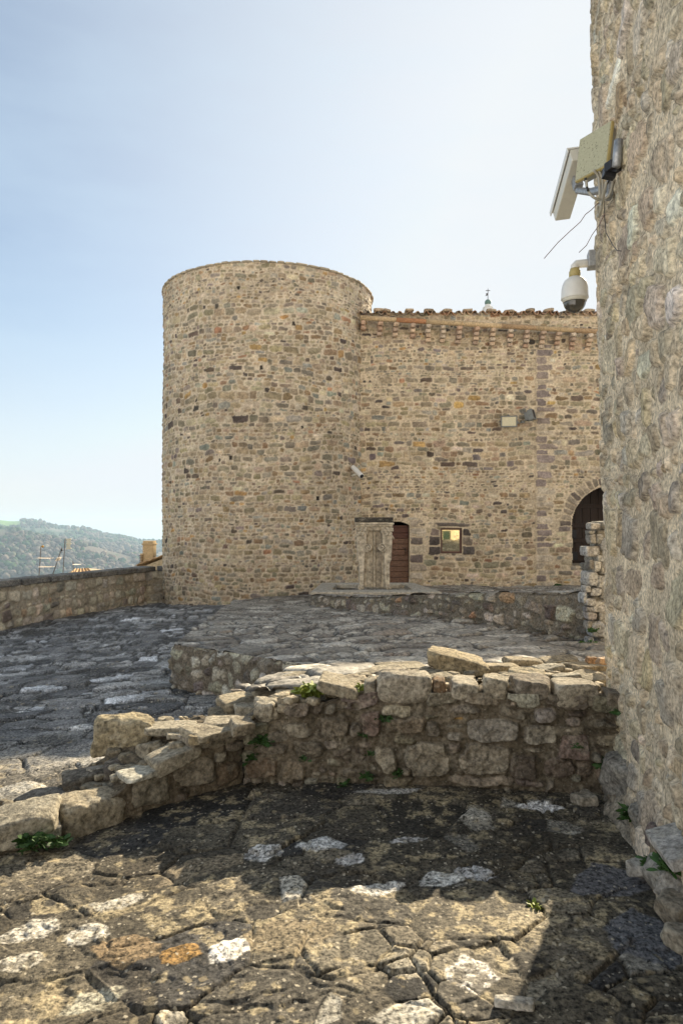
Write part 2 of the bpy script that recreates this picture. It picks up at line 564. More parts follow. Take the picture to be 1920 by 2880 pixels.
def flags(U, V, cell, seed, warp=.05, sub=.4, ang=.35):
    """big slabs, some of them broken into smaller ones: edge distance, four random numbers per slab, local coordinates"""
    c, s_ = math.cos(ang), math.sin(ang)
    A = U * c + V * s_; B = (V * c - U * s_) * 1.25
    Aw = A + warp * fbm2(A * 2.2, B * 2.2, seed + 5, 3) + warp * .3 * fbm2(A * 14, B * 14, seed + 6, 3)
    Bw = B + warp * fbm2(A * 2.2 + 31, B * 2.2, seed + 7, 3) + warp * .3 * fbm2(A * 14 + 9, B * 14, seed + 8, 3)
    e, i, j, lx, ly = voro(Aw, Bw, cell, seed)
    e2, i2, j2, lx2, ly2 = voro(Aw, Bw, cell * .45, seed + 40)
    br = _h(i, j, _Z0, seed + 20) < sub
    ee = np.where(br, np.minimum(e, e2), e)
    ii = np.where(br, i2 + 7777, i); jj = np.where(br, j2 - 333, j)
    R = [_h(ii, jj, _Z0, seed + 30 + k) for k in range(5)]
    return ee, R, np.where(br, lx2, lx), np.where(br, ly2, ly)

# ------------------------------------------------------------------ rocks
def _cubesphere(n):
    V = []; F = []
    lin = np.tan(np.linspace(-1, 1, n + 1) * math.pi / 4)
    a, b = np.meshgrid(lin, lin)
    o = np.ones_like(a)
    k = 0
    for f in range(6):
        p = [(o, a, b), (-o, b, a), (b, o, a), (a, -o, b), (a, b, o), (b, a, -o)][f]
        p = np.stack(p, -1).reshape(-1, 3)
        V.append(p / np.linalg.norm(p, axis=1)[:, None]); F.append(gridfaces(n + 1, n + 1) + k); k += len(p)
    V = np.vstack(V); F = np.vstack(F)
    key = np.round(V, 5)
    uq, inv = np.unique(key, axis=0, return_inverse=True)
    return uq / np.linalg.norm(uq, axis=1)[:, None], inv.reshape(-1)[F]
_CS = {}

def rock(c, dims, seed, rz=0, tx=0, ty=0, n=9, sharp=20, chip=.88, amp=.10, wob=.11, R=None, cuts=11):
    n = int(n * 1.7) if n > 5 else n
    """a broken block: planes of a box, tilted a little, a few corners knocked off, rough all over"""
    if n not in _CS: _CS[n] = _cubesphere(n)
    D, F = _CS[n]
    g = np.random.default_rng(seed)
    dims = np.array(dims, float) / 2
    N = []; O = []
    for ax in range(3):
        for sg in (-1, 1):
            v = np.zeros(3); v[ax] = sg
            v = v + g.normal(size=3) * wob * dims[ax] / max(dims.max(), 1e-6) * np.array([1, 1, 1])
            v /= np.linalg.norm(v); N.append(v); O.append(dims[ax] * g.uniform(.9, 1.0))
    for k in range(cuts):
        v = g.choice([-1, 1], 3) * g.uniform(.25, 1, 3) / dims
        v /= np.linalg.norm(v); N.append(v)
        O.append((np.abs(v) * dims).sum() * g.uniform(chip - .14, chip + .04))
    N = np.array(N); O = np.array(O)
    Dd = D * dims; Dd /= np.linalg.norm(Dd, axis=1)[:, None]
    q = np.maximum(Dd @ N.T, 1e-6) / O
    r = (q ** sharp).sum(1) ** (-1 / sharp)
    p = Dd * r[:, None]
    s = dims.min()
    off = g.uniform(-50, 50, 3)
    f = 1.1 / s
    p = p * (1 + amp * fbm3(p * f * .6 + off, seed, 4, .55) * s / np.linalg.norm(p, axis=1) * 1.6)[:, None]
    led = fbm3(p * f * .45 + off + 9, seed + 3, 3)
    p = p + Dd * (np.round(led * 3) / 3 * s * amp * .9)[:, None]
    p = p - Dd * (np.abs(fbm3(p * 13 + off, seed + 8, 3, .55)) * min(.022, s * .16))[:, None]
    p = p + Dd * (fbm3(p * 38 + off, seed + 5, 3, .6) * min(.006, s * .05))[:, None]
    if R is None:
        M = Matrix.Rotation(rz, 3, 'Z') @ Matrix.Rotation(ty, 3, 'Y') @ Matrix.Rotation(tx, 3, 'X')
    else:
        M = R
    p = p @ np.array(M).T + np.array(c, float)
    return p, F

class Rocks:
    def __init__(s): s.V = []; s.F = []; s.C = []; s.n = 0
    def add(s, pf, col, seed=0, var=.25, top=None):
        p, F = pf
        n1 = fbm3(p * 11, seed + 1, 4, .6); n2 = fbm3(p * 4 + 20, seed + 2, 3); n3 = fbm3(p * 26 + 7, seed + 3, 3)
        c = np.array(col)[None] * (1 + var * 1.25 * n1 + var * .9 * n2)[:, None]
        if len(p) > 200:
            pl = sst(.12, .5, n3 + .5 * n2); dk = sst(.25, .6, n1 - .4 * n2)
            c = c + (np.array((.40, .37, .30)) - c) * (.35 * pl)[:, None]
            c = c + (np.array((.07, .058, .043)) - c) * (.55 * dk)[:, None]
        s.V.append(p); s.F.append(F + s.n); s.n += len(p); s.C.append(np.clip(c, .015, .9))
        return s
    def raw(s, V, F, C):
        s.V.append(V); s.F.append(F + s.n); s.n += len(V); s.C.append(np.clip(C, .015, .9))
        return s
    def build(s, name, mat, parent=None, origin=(0, 0, 0)):
        return npmesh(name, np.vstack(s.V), [np.vstack(s.F)], mat, parent, np.vstack(s.C), True, origin)

def one_rock(name, label, cat, c, dims, col, seed, group=None, mat=None, **kw):
    R = Rocks().add(rock(c, dims, seed, **kw), col, seed)
    base = (float(c[0]), float(c[1]), float(c[2] - dims[2] / 2))
    return tag(R.build(name, mat or M_ROCK, None, base), label, cat, group)

# polyline in plan -> position and outward normal (to the right of travel when side=+1), corners rounded by blending normals
class Path:
    def __init__(s, pts, side=1, blend=.05):
        s.p = np.array(pts, float); d = np.diff(s.p, axis=0); s.l = np.hypot(d[:, 0], d[:, 1])
        s.s = np.r_[0, np.cumsum(s.l)]; s.t = d / s.l[:, None]; s.len = s.s[-1]
        s.nn = np.stack([s.t[:, 1], -s.t[:, 0]], -1) * side; s.blend = blend
    def at(s, u):
        k = np.clip(np.searchsorted(s.s, u, side='right') - 1, 0, len(s.t) - 1)
        loc = u - s.s[k]
        pos = s.p[k] + s.t[k] * loc[..., None]
        n = s.nn[k].copy()
        kb = np.clip(k - 1, 0, len(s.t) - 1); kf = np.clip(k + 1, 0, len(s.t) - 1)
        wb = np.clip(1 - loc / s.blend, 0, 1)[..., None] * .5; wf = np.clip(1 - (s.s[k + 1] - u) / s.blend, 0, 1)[..., None] * .5
        n = n * (1 - wb - wf) + s.nn[kb] * wb + s.nn[kf] * wf
        return pos, n / np.linalg.norm(n, axis=-1, keepdims=True)

# ------------------------------------------------------------------ ground heights
g_court = tps([(-.6, 4.1, 0), (1.6, 3.9, 0), (-1.6, 3.2, 0), (0, 2, 0), (1.5, 2, 0), (-1.5, 2, 0), (-2, 4.3, 0), (-1.2, 6.8, -.15),
               (-1.78, 7.2, -.18), (-3, 6, -.14), (-6.7, 13.3, -.53), (-4.85, 18.6, -.6), (-2.0, 16.1, -.33), (-4, 10, -.38), (-10, 12, -.6),
               (-8, 8, -.45), (-5, 4, -.12), (2, 0, 0), (-2, 0, 0), (-1.8, 10.5, -.25), (3, 5, -.1), (3, 12, -.3)])
g_terr = tps([(-1.78, 7.2, .29), (-.26, 5.6, .42), (1.7, 4.7, .5), (2.54, 7, .384), (1.83, 8.4, .318), (-.58, 13, -.008), (-2.29, 14.5, -.1),
              (.5, 17.6, -.12), (-1.2, 6.8, .31), (-.8, 5, .44), (-.9, 16, -.17), (2.6, 4.6, .5)])
g_plat = tps([(-.6, 13, .2), (1.83, 8.4, .72), (2.54, 7, .86), (.49, 17.6, -.08), (7, 17.6, -.05), (-.45, 15, .1), (8, 8, .85), (1.9, 13, .17), (.6, 15, .09), (4, 6.8, .86)])


# ================================================================== ground
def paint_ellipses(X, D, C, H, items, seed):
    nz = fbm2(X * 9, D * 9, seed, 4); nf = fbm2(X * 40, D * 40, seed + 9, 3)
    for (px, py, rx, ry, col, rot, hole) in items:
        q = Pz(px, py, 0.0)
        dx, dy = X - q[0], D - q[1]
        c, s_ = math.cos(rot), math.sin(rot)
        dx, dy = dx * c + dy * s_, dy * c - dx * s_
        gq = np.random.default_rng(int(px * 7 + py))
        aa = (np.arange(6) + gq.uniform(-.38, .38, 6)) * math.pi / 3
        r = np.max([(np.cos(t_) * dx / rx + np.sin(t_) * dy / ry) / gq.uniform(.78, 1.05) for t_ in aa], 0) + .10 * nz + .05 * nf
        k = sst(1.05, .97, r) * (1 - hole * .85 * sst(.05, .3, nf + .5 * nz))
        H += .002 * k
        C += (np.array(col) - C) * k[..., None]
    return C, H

# --- courtyard: near floor and the paving that falls away to the parapet, one sheet
def build_court():
    inv = np.linspace(1 / 1.45, 1 / 19.4, 760)
    D1 = 1 / inv
    k1 = np.linspace(-.98, .82, 620)
    D = np.repeat(D1[:, None], len(k1), 1)
    X = D * k1[None]
    X = np.maximum(X, -6.72 - .2 + .302 * (D - 13.3))
    zb = g_court(X, D)
    e, R, lx, ly = flags(X, D, .40, 11, warp=.022, sub=.30)
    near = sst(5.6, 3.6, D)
    g = .004 + .005 * np.maximum(fbm2(X * 3, D * 3, 60, 3), -.6)
    g = g + .010 * (1 - near)
    k = sst(g - .004, g + .006, e)
    deep = sst(-.2, .3, fbm2(X * 2.6 + 3, D * 2.6, 67, 3))          # joints open here, filled flush elsewhere
    slab = R[1] * (.008 + .024 * (1 - near)) + (.010 + .024 * (1 - near)) * ((R[2] - .5) * lx + (R[3] - .5) * ly) * 2
    H = k * slab + (1 - k) * (.006 - .012 * deep) + .002 * sst(g, g + .02, e)
    rough = fbm2(X * 7, D * 7, 61, 4)
    led = fbm2(X * 3.2, D * 4.2, 63, 4) * 2.6
    H += k * (.003 * rough + .006 * (np.floor(led) + sst(.0, .12, led - np.floor(led))) * sst(.3, .7, R[4] + .3 * rough))
    H += .0032 * fbm2(X * 24, D * 24, 66, 4, .65)
    H += .012 * fbm2(X * .7, D * .7, 65, 2)
    hole = sst(.40, .58, fbm2(X * 2.3, D * 2.6, 68, 4))              # missing bits of slab, filled with earth
    k = k * (1 - hole * .7); H -= .008 * hole
    dk_ = np.maximum(.3 + .7 * deep, 1 - near)
    k = k * dk_ + (1 - dk_) * np.maximum(k, .8)
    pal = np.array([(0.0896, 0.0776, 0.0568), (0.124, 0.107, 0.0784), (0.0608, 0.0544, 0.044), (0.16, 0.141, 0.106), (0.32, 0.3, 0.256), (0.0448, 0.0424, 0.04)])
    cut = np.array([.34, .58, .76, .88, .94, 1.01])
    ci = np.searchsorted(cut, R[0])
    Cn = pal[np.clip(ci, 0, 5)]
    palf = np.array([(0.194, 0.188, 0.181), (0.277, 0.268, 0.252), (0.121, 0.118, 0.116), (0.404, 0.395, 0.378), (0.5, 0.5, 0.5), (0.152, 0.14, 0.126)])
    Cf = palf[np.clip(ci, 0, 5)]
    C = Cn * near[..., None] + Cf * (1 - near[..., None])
    C = C * (.66 + .72 * R[4])[..., None]
    n1 = fbm2(X * 5, D * 5, 71, 5); n2 = fbm2(X * 1.3, D * 1.3, 72, 3); n3 = fbm2(X * 19, D * 19, 73, 4)
    C = C * np.clip(1 + .30 * n1 + .15 * n2 + .35 * n3, .3, 2.2)[..., None]
    pale = sst(.22, .42, n3 + .55 * n1 - .12 + .55 * (R[2] - .5)) * near
    C += (np.array((.42, .345, .21)) - C) * (.55 * pale)[..., None]
    palef = sst(.15, .5, fbm2(X * 3.4, D * 3.4, 75, 4)) * (1 - near) * k
    C += (np.array((.33, .325, .31)) - C) * (.28 * palef)[..., None]
    dark = sst(.25, .5, fbm2(X * 3.1 + 9, D * 3.1, 74, 5) + .7 * (R[3] - .55))
    C += (np.array((.045, .039, .032)) - C) * (.42 * dark)[..., None]
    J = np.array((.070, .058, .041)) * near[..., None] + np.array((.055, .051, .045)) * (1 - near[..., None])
    J = J * (1 + .35 * n3)[..., None]
    C = J + (C - J) * k[..., None]
    crack = sst(.0030, .0012, e + .003 * fbm2(X * 6, D * 6, 79, 2)) * near * (.35 + .65 * deep)
    C += (np.array((.022, .018, .013)) - C) * (.5 * crack)[..., None]; H -= .007 * crack
    items = [(646, 2688, .088, .062, (.74, .70, .64), .35, .35), (502, 2692, .075, .06, (.27, .16, .055), .2, .0), (355, 2680, .13, .07, (.20, .145, .085), .1, .0),
             (92, 2622, .12, .065, (.46, .43, .37), .6, .8), (245, 2634, .085, .06, (.46, .43, .37), .6, .85), (337, 2543, .10, .05, (.42, .39, .33), .5, .8),
             (735, 2412, .10, .075, (.50, .49, .47), .1, .8), (906, 2386, .115, .075, (.50, .50, .49), .0, .35), (985, 2425, .07, .05, (.46, .45, .44), .2, .6),
             (1241, 2478, .105, .06, (.50, .49, .46), .3, .6), (1340, 2462, .09, .05, (.45, .44, .43), -.3, .7), (1064, 2505, .12, .055, (.48, .46, .42), .2, .5),
             (1143, 2372, .10, .03, (.42, .41, .40), .1, .8), (1076, 2232, .20, .045, (.44, .43, .41), .0, .3), (1520, 2276, .135, .05, (.60, .59, .58), -.15, .1),
             (1321, 2752, .105, .085, (.64, .60, .54), .1, .95), (275, 2806, .11, .06, (.34, .32, .25), .5, .85), (60, 2720, .09, .05, (.40, .37, .31), .6, .85),
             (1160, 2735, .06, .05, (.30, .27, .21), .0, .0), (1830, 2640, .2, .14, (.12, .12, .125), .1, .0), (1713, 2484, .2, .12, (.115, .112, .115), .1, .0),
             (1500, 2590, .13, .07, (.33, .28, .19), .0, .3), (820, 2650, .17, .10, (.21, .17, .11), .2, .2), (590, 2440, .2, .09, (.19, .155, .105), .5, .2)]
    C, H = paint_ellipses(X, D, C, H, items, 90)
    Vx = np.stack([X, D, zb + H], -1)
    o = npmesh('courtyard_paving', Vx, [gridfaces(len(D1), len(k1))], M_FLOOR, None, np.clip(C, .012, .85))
    tag(o, kind='structure')
build_court()

# --- upper terrace paving
def strip_floor(name, D1, xl, xr, gz, seed, n, edge_noise=.03):
    sarr = np.linspace(0, 1, n) ** 1.0
    D = np.repeat(D1[:, None], n, 1)
    XL = xl(D1); XR = xr(D1)
    X = XL[:, None] + (XR - XL)[:, None] * sarr[None]
    X = X + edge_noise * fbm2(X * 2, D * 2.4, seed + 50, 3) * (1 - sarr[None]) ** 6
    zb = gz(X, D)
    e, R, lx, ly = flags(X, D, .40, seed, warp=.03, sub=.45, ang=.1)
    g = .012 + .01 * fbm2(X * 3, D * 3, seed + 60, 3)
    k = sst(g - .008, g + .012, e)
    H = k * (R[1] * .03 + .03 * ((R[2] - .5) * lx + (R[3] - .5) * ly) * 2) + .012 * sst(g, g + .06, e)
    H += .008 * fbm2(X * 7, D * 7, seed + 61, 4) + .02 * fbm2(X * .8, D * .8, seed + 62, 2)
    pal = np.array([(0.224, 0.205, 0.171), (0.303, 0.279, 0.235), (0.152, 0.135, 0.113), (0.359, 0.331, 0.278), (0.36, 0.335, 0.29), (0.213, 0.17, 0.127)])
    ci = np.searchsorted(np.array([.30, .52, .66, .82, .95, 1.01]), R[0])
    C = pal[np.clip(ci, 0, 5)] * (.8 + .4 * R[4])[..., None]
    n1 = fbm2(X * 5, D * 5, seed + 63, 5); n3 = fbm2(X * 19, D * 19, seed + 64, 4)
    C = C * np.clip(1 + .35 * n1, .4, 2)[..., None]
    pale = sst(.1, .45, fbm2(X * 3.2, D * 3.2, seed + 65, 4)) * k
    C += (np.array((.36, .345, .31)) - C) * (.25 * pale)[..., None]
    br = sst(.2, .5, fbm2(X * 1.7, D * 1.7, seed + 66, 4))
    C += (np.array((.10, .078, .058)) - C) * (.35 * br)[..., None]
    J = np.array((.048, .041, .032)) * (1 + .35 * n3)[..., None]
    C = J + (C - J) * k[..., None]
    o = npmesh(name, np.stack([X, D, zb + H], -1), [gridfaces(len(D1), n)], M_PAVE, None, np.clip(C, .012, .85))
    return tag(o, kind='structure')

strip_floor('terrace_paving', 1 / np.linspace(1 / 4.5, 1 / 17.75, 420),
            lambda d: np.interp(d, [4.5, 5.0, 5.5, 6.7, 7.2, 14.8, 16.3, 17.75], [-.72, -.55, -.27, -1.21, -1.79, -2.36, -1.6, .1]),
            lambda d: np.interp(d, [4.5, 17.75], [3.4, 3.4]), g_terr, 131, 420)
strip_floor('platform_paving', np.r_[np.linspace(6.86, 8.3, 40), np.linspace(8.33, 17.66, 180)],
            lambda d: np.interp(d, [6.86, 7, 8.4, 13, 15.2, 17.7], [3.0, 2.53, 1.82, -.61, -.46, .2]),
            lambda d: np.interp(d, [6.8, 17.7], [9.5, 9.5]), g_plat, 171, 330, .02)

# --- land beyond the castle hill
RF = ([-400, 0, 49, 122, 220, 269, 326, 400, 470, 620, 1500], [1478, 1482, 1488, 1506, 1518, 1526, 1543, 1555, 1566, 1575, 1575])
RB = ([-400, 0, 24, 73, 118, 163, 228, 281, 326, 347, 404, 453, 560, 1500], [1462, 1457, 1461, 1459, 1465, 1480, 1481, 1498, 1506, 1505, 1518, 1516, 1512, 1516])
def land_z(K, D):
    px = 960 + K * FPX
    zf = CZ - (np.interp(px, *RF) - HY) / FPX * 1500
    zr = CZ - (np.interp(px, *RB) - HY) / FPX * 2600
    xs = [12, 30, 60, 500, 900, 1500, 1800, 2600, 3500, 6200]
    ys = [-6.5 + 0 * K, -12 + 0 * K, -25 + 0 * K, -150 + 0 * K, -168 + 0 * K, zf, zf - 22, zr, zr - 70, zr - 110]
    z = np.array(ys[-1], float)
    for i in range(len(xs) - 1):
        t = np.clip((D - xs[i]) / (xs[i + 1] - xs[i]), 0, 1)
        t = t * t * (3 - 2 * t) * .5 + t * .5
        m = (D >= xs[i]) & (D <= xs[i + 1])
        z = np.where(m, ys[i] + (ys[i + 1] - ys[i]) * t, z)
    z = np.where(D < xs[0], ys[0], z)
    far = sst(300, 900, D)
    return z + far * (7 * fbm2(K * D / 160, D / 160, 201, 4) - 6) + (1 - far) * 1.0 * fbm2(K * D / 20, D / 20, 205, 3)
def woods_colour(X, D, g):
    n = fbm2(X / 210, D / 260, 211, 4); n2 = fbm2(X / 60, D / 60, 212, 3)
    pal = np.array([(.125, .100, .078), (.050, .088, .036), (.085, .088, .058), (.032, .058, .030), (.16, .145, .07)])
    pr = n + .5 * n2 + .35 * g
    i = np.where(pr < -.22, 0, np.where(pr < .02, 2, np.where(pr < .33, 1, 3)))
    c = pal[i]
    return c
def build_land():
    D1 = np.r_[np.linspace(4, 60, 30), np.geomspace(64, 6200, 150)]
    k1 = np.linspace(-1.15, 1.15, 420)
    D = np.repeat(D1[:, None], len(k1), 1); K = np.repeat(k1[None], len(D1), 0)
    K = K * np.interp(D, [4, 60], [5, 1])
    X = K * D
    z = land_z(K, D)
    C = woods_colour(X, D, noise2(X / 9, D / 9, 220)) * .8
    px = 960 + K * FPX; py = HY + (CZ - z) / D * FPX
    field = sst(2200, 2350, D) * sst(95, 25, px) * sst(2900, 2600, D)
    C += (np.array((.13, .24, .05)) - C) * field[..., None]
    m = mat_stone('wooded hillside', fine=.12, var=.3, bscale=.2, bdist=1.0, bstr=.4)
    tag(npmesh('hills', np.stack([X, D, z], -1), [gridfaces(len(D1), len(k1))], m, None, np.clip(C, .01, .8)), kind='structure')
build_land()

def build_woods():
    import bmesh
    bm = bmesh.new(); bmesh.ops.create_icosphere(bm, subdivisions=1, radius=1)
    B = np.array([v.co[:] for v in bm.verts]); F = np.array([[v.index for v in f.verts] for f in bm.faces]); bm.free()
    bm = bmesh.new(); bmesh.ops.create_icosphere(bm, subdivisions=2, radius=1)
    B = np.array([v.co[:] for v in bm.verts]); F = np.array([[v.index for v in f.verts] for f in bm.faces]); bm.free()
    g = np.random.default_rng(5)
    N1, N2 = 6800, 4200
    D = np.r_[g.uniform(820, 1620, N1), g.uniform(1700, 2700, N2)]
    K = g.uniform(-.66, -.2, N1 + N2)
    z = land_z(K, D); X = K * D
    r = np.r_[2.2 + 5.2 * g.random(N1) ** 2, 3.5 + 6 * g.random(N2) ** 2]
    py = HY + (CZ - z) / D * FPX; px = 960 + K * FPX
    keep = (py < 1680) & ~((D > 2250) & (px < 60)) & (fbm2(X / 75, D / 110, 231, 3) > -.25)
    D, K, z, X, r = D[keep], K[keep], z[keep], X[keep], r[keep]
    n = len(D)
    V = np.repeat(B[None], n, 0)
    jit = 1 + .38 * (g.random((n, len(B), 1)) - .5)
    V = V * jit * r[:, None, None] * np.array((1, 1, .95))
    V[..., 2] += z[:, None] + r[:, None] * .55
    V[..., 0] += X[:, None]; V[..., 1] += D[:, None]
    gg = g.normal(size=n)
    c = woods_colour(X, D, gg) * g.uniform(.65, 1.45, (n, 1))
    C = np.repeat(c[:, None], len(B), 1) * g.uniform(.8, 1.2, (n, len(B), 1))
    Fa = (F[None] + (np.arange(n) * len(B))[:, None, None]).reshape(-1, 3)
    m = mat_stone('distant woodland', fine=.5, var=.4, bscale=1.2, bdist=.6, bstr=.8)
    o = npmesh('hillside_woods', V, [Fa], m, None, C.reshape(-1, 3), True)
    tag(o, 'bare and evergreen woodland covering the hazy hills beyond the parapet', 'woods', kind='stuff')
build_woods()

# ================================================================== round tower
TC = np.array((-2.03, 19.0)); TR = 2.86; TZ = 7.82
round_tower = empty('round_tower', (TC[0], TC[1], -.5), 'tall round tower of small coursed rubble rising above the paved terrace', 'tower')
def tower_r(z): return TR + .035 * (1 - z / TZ)
def build_round_tower():
    nu, nv = 860, 420
    u = np.linspace(-math.pi, math.pi, nu) * TR; v = np.linspace(-.75, TZ, nv)
    U, V = np.meshgrid(u, v)
    ms = Masonry(301, u[0], u[-1], v[0], v[-1], h=(.07, .165), asp=(1.0, 2.9), pal=PAL_FAR, small=.3,
                 expl=[(x_, z_, .09, .12, 0, 9, (.03, .025, .02)) for x_, z_ in ((-.42, 7.22), (.12, 5.3), (-.9, 3.1), (1.1, 3.9), (-.62, 3.15), (.9, 6.4), (1.5, 2.2), (-1.6, 4.6))])  # putlog holes, their inner shade painted as near-black blocks
    H, C, k = stonework(ms, U, V, 310, (.475, .398, .295), gap=.019, relief=.018, bevel=.025, rough=.007, lump=.006, edge=.014, wave=.09, warp=.016)
    H = H + .015 * fbm2(U * .8, V * .8, 320, 3)
    th = U / TR                               # 0 faces the camera
    r = tower_r(V) + H
    X = TC[0] + r * np.sin(th); Y = TC[1] - r * np.cos(th)
    npmesh('masonry', np.stack([X, Y, V], -1), [gridfaces(nv, nu)], M_FAR, round_tower, C)
    # thin course of flat stones round the rim, and the roof slab inside it
    R = Rocks(); g = np.random.default_rng(33); a = -math.pi
    while a < math.pi:
        wd = g.uniform(.16, .34); a2 = a + wd / TR / 2
        z = TZ + .02 + g.normal() * .006
        R.add(rock((TC[0] + (TR - .10) * math.sin(a2), TC[1] - (TR - .10) * math.cos(a2), z), (wd * 1.02, .34, .042), int(g.integers(1e6)), rz=a2, n=4, amp=.06, wob=.04),
              np.array((.40, .345, .26)) * g.uniform(.85, 1.15), int(g.integers(1e6)))
        a += wd / TR
    R.build('coping', M_FAR, round_tower)
    mb = MB(); mb.lathe([(TR - .2, TZ - .35), (TR - .2, TZ - .05), (.01, TZ - .02)], (TC[0], TC[1], 0), 64)
    mb.build('roof_deck', mat_flat('lime screed', (.34, .30, .24), .9), round_tower)
build_round_tower()

# ================================================================== castle building with the straight wall
WD = 17.6
def wx(px): return (px - 960) / FPX * WD
def wz(py): return CZ - (py - HY) / FPX * WD
castle = empty('castle_building', (5.0, WD, -.1), 'long rubble stone castle range with tiled eave, arched gate and small window', 'building')
ARC_X, ARC_R, ARC_S, ARC_B = 7.04, 1.065, 1.5, .49
DOOR = (1.07, wx(1150), .02, wz(1466))       # left, right, bottom, crown of the shallow arch
WIN = (wx(1238), wx(1298), wz(1556), wz(1485))
def door_top(x):
    c = (DOOR[0] + DOOR[1]) / 2; h = (DOOR[1] - DOOR[0]) / 2
    return DOOR[3] - .10 * ((x - c) / h) ** 2
def build_castle_wall():
    u = np.arange(.25, 9.4, .0185); v = np.arange(-.35, 7.07, .0185)
    U, V = np.meshgrid(u, v)
    DK = (.085, .07, .062)
    ex = []
    # lintel, jambs and sill of the window
    ex += [((WIN[0] + WIN[1]) / 2, wz(1475), 1.0, .115, .0, 9, (.12, .10, .085)), (wx(1268), wz(1563), .98, .05, 0, 9, (.34, .31, .26))]
    for x, y, wp, hp, c in ((1221, 1496, 26, 22, (.19, .15, .125)), (1220, 1521, 30, 26, DK), (1222, 1549, 34, 24, DK), (1313, 1496, 24, 22, DK), (1314, 1521, 28, 24, (.22, .18, .14)), (1317, 1548, 36, 24, (.10, .085, .075))):
        ex.append((wx(x), wz(y), wp / FPX * WD, hp / FPX * WD, 0, 9, c))
    # voussoirs and impost of the gate
    n = 25
    for i in range(n):
        a = math.pi * (1 - (i + .5) / n) if i else math.pi * (1 - .5 / n)
        rc = ARC_R + .165
        c = [(.27, .225, .165), (.22, .185, .14), (.30, .25, .185), (.11, .09, .075), (.25, .205, .15)][(i * 7 + 3) % 5]
        ex.append((ARC_X + rc * math.cos(a), ARC_S + rc * math.sin(a), .31, math.pi * (ARC_R + .10) / n * .93, a, 9, c))
    ex.append((5.80, wz(1487), .36, .135, 0, 9, (.17, .14, .125)))
    ex.append((wx(1625) + .35, wz(1593), .95, .07, 0, 9, (.40, .38, .34)))
    # door jamb blocks
    for i, z in enumerate(np.arange(.1, 1.5, .23)):
        ex.append((DOOR[1] + .19 + .04 * (i % 2), z + .1, .34 + .1 * (i % 2), .2, 0, 7, [(.42, .36, .28), (.36, .30, .23), (.12, .095, .085), (.40, .34, .25), (.20, .165, .14)][i % 5]))
    # old corner built into the wall: a straight joint of quoins
    g = np.random.default_rng(71)
    z = -.1; i = 0
    while z < 6.1:
        h = g.uniform(.13, .22); wq = g.uniform(.26, .34) if i % 2 else g.uniform(.38, .6)
        cq = [(.20, .165, .15), (.24, .195, .165), (.30, .25, .19), (.38, .32, .24)][g.integers(4)] if z > 3.2 else [(.40, .34, .26), (.36, .31, .24), (.22, .18, .16)][g.integers(3)]
        ex.append((5.05 + wq / 2, z + h / 2, wq, h * .93, 0, 8, cq)); z += h; i += 1
    # single stones that catch the eye in the photograph
    for x, y, wp, hp, c in ((1290, 1138, 32, 20, (.45, .30, .11)), (1063, 1129, 30, 11, DK), (1084, 1145, 32, 9, DK), (1137, 1103, 24, 8, DK), (1182, 985, 22, 16, (.15, .12, .11)),
                            (1287, 1096, 16, 11, (.13, .10, .09)), (1470, 1029, 18, 11, (.16, .12, .10)), (1483, 1101, 26, 11, (.12, .095, .085)), (1542, 1142, 28, 9, (.15, .115, .09)), (1340, 1266, 36, 12, (.10, .082, .075)),
                            (1340, 1286, 28, 18, (.16, .135, .13)), (1047, 1285, 20, 18, (.13, .10, .10)), (1120, 1245, 34, 10, (.13, .11, .10)), (1325, 1216, 28, 10, (.12, .09, .075)), (1255, 1385, 22, 10, DK),
                            (1398, 1417, 32, 12, DK), (1416, 1439, 24, 12, DK), (1376, 1447, 12, 13, (.14, .11, .09)), (1425, 1419, 11, 10, DK), (1536, 1376, 30, 12, (.25, .30, .25)), (1525, 1430, 42, 18, (.30, .245, .17)),
                            (1633, 1342, 24, 6, DK), (1025, 1072, 12, 10, DK), (1041, 1073, 9, 10, DK), (1031, 942, 34, 10, DK), (1180, 1475, 30, 12, DK), (1160, 1460, 34, 9, (.30, .27, .22))):
        ex.append((wx(x), wz(y), wp / FPX * WD, hp / FPX * WD, 0, 3.2, c))
    ms = Masonry(401, u[0], u[-1], v[0], v[-1], h=(.055, .15), asp=(1.0, 3.3), pal=PAL_FAR, expl=ex, small=.3,
                 excl=[(DOOR[0], DOOR[1], -.3, DOOR[3]), (WIN[0], WIN[1], WIN[2], WIN[3]), (ARC_X - ARC_R, ARC_X + ARC_R, ARC_B, ARC_S + .6)])
    H, C, k = stonework(ms, U, V, 410, (.485, .400, .285), gap=.018, relief=.016, bevel=.025, rough=.006, lump=.006, edge=.014, wave=.06, warp=.014)
    H = H + .012 * fbm2(U * .7, V * .7, 420, 3) + .035 * sst(5.03, 5.06, U) * sst(6.2, 6.0, V)
    cu = (U[:-1, :-1] + U[1:, 1:]) / 2; cv = (V[:-1, :-1] + V[1:, 1:]) / 2
    op = (cu > DOOR[0]) & (cu < DOOR[1]) & (cv > DOOR[2]) & (cv < door_top(cu))
    op |= (cu > WIN[0]) & (cu < WIN[1]) & (cv > WIN[2]) & (cv < WIN[3])
    op |= (np.abs(cu - ARC_X) < ARC_R - .02 + .012 * noise2(cv * 7, cv * 0, 5)) & (cv > ARC_B) & (cv < ARC_S)
    op |= (np.hypot(cu - ARC_X, cv - ARC_S) < ARC_R) & (cv >= ARC_S)
    V3 = np.stack([U, WD - H, V], -1).reshape(-1, 3)
    F = [gridfaces(len(v), len(u), ~op)]
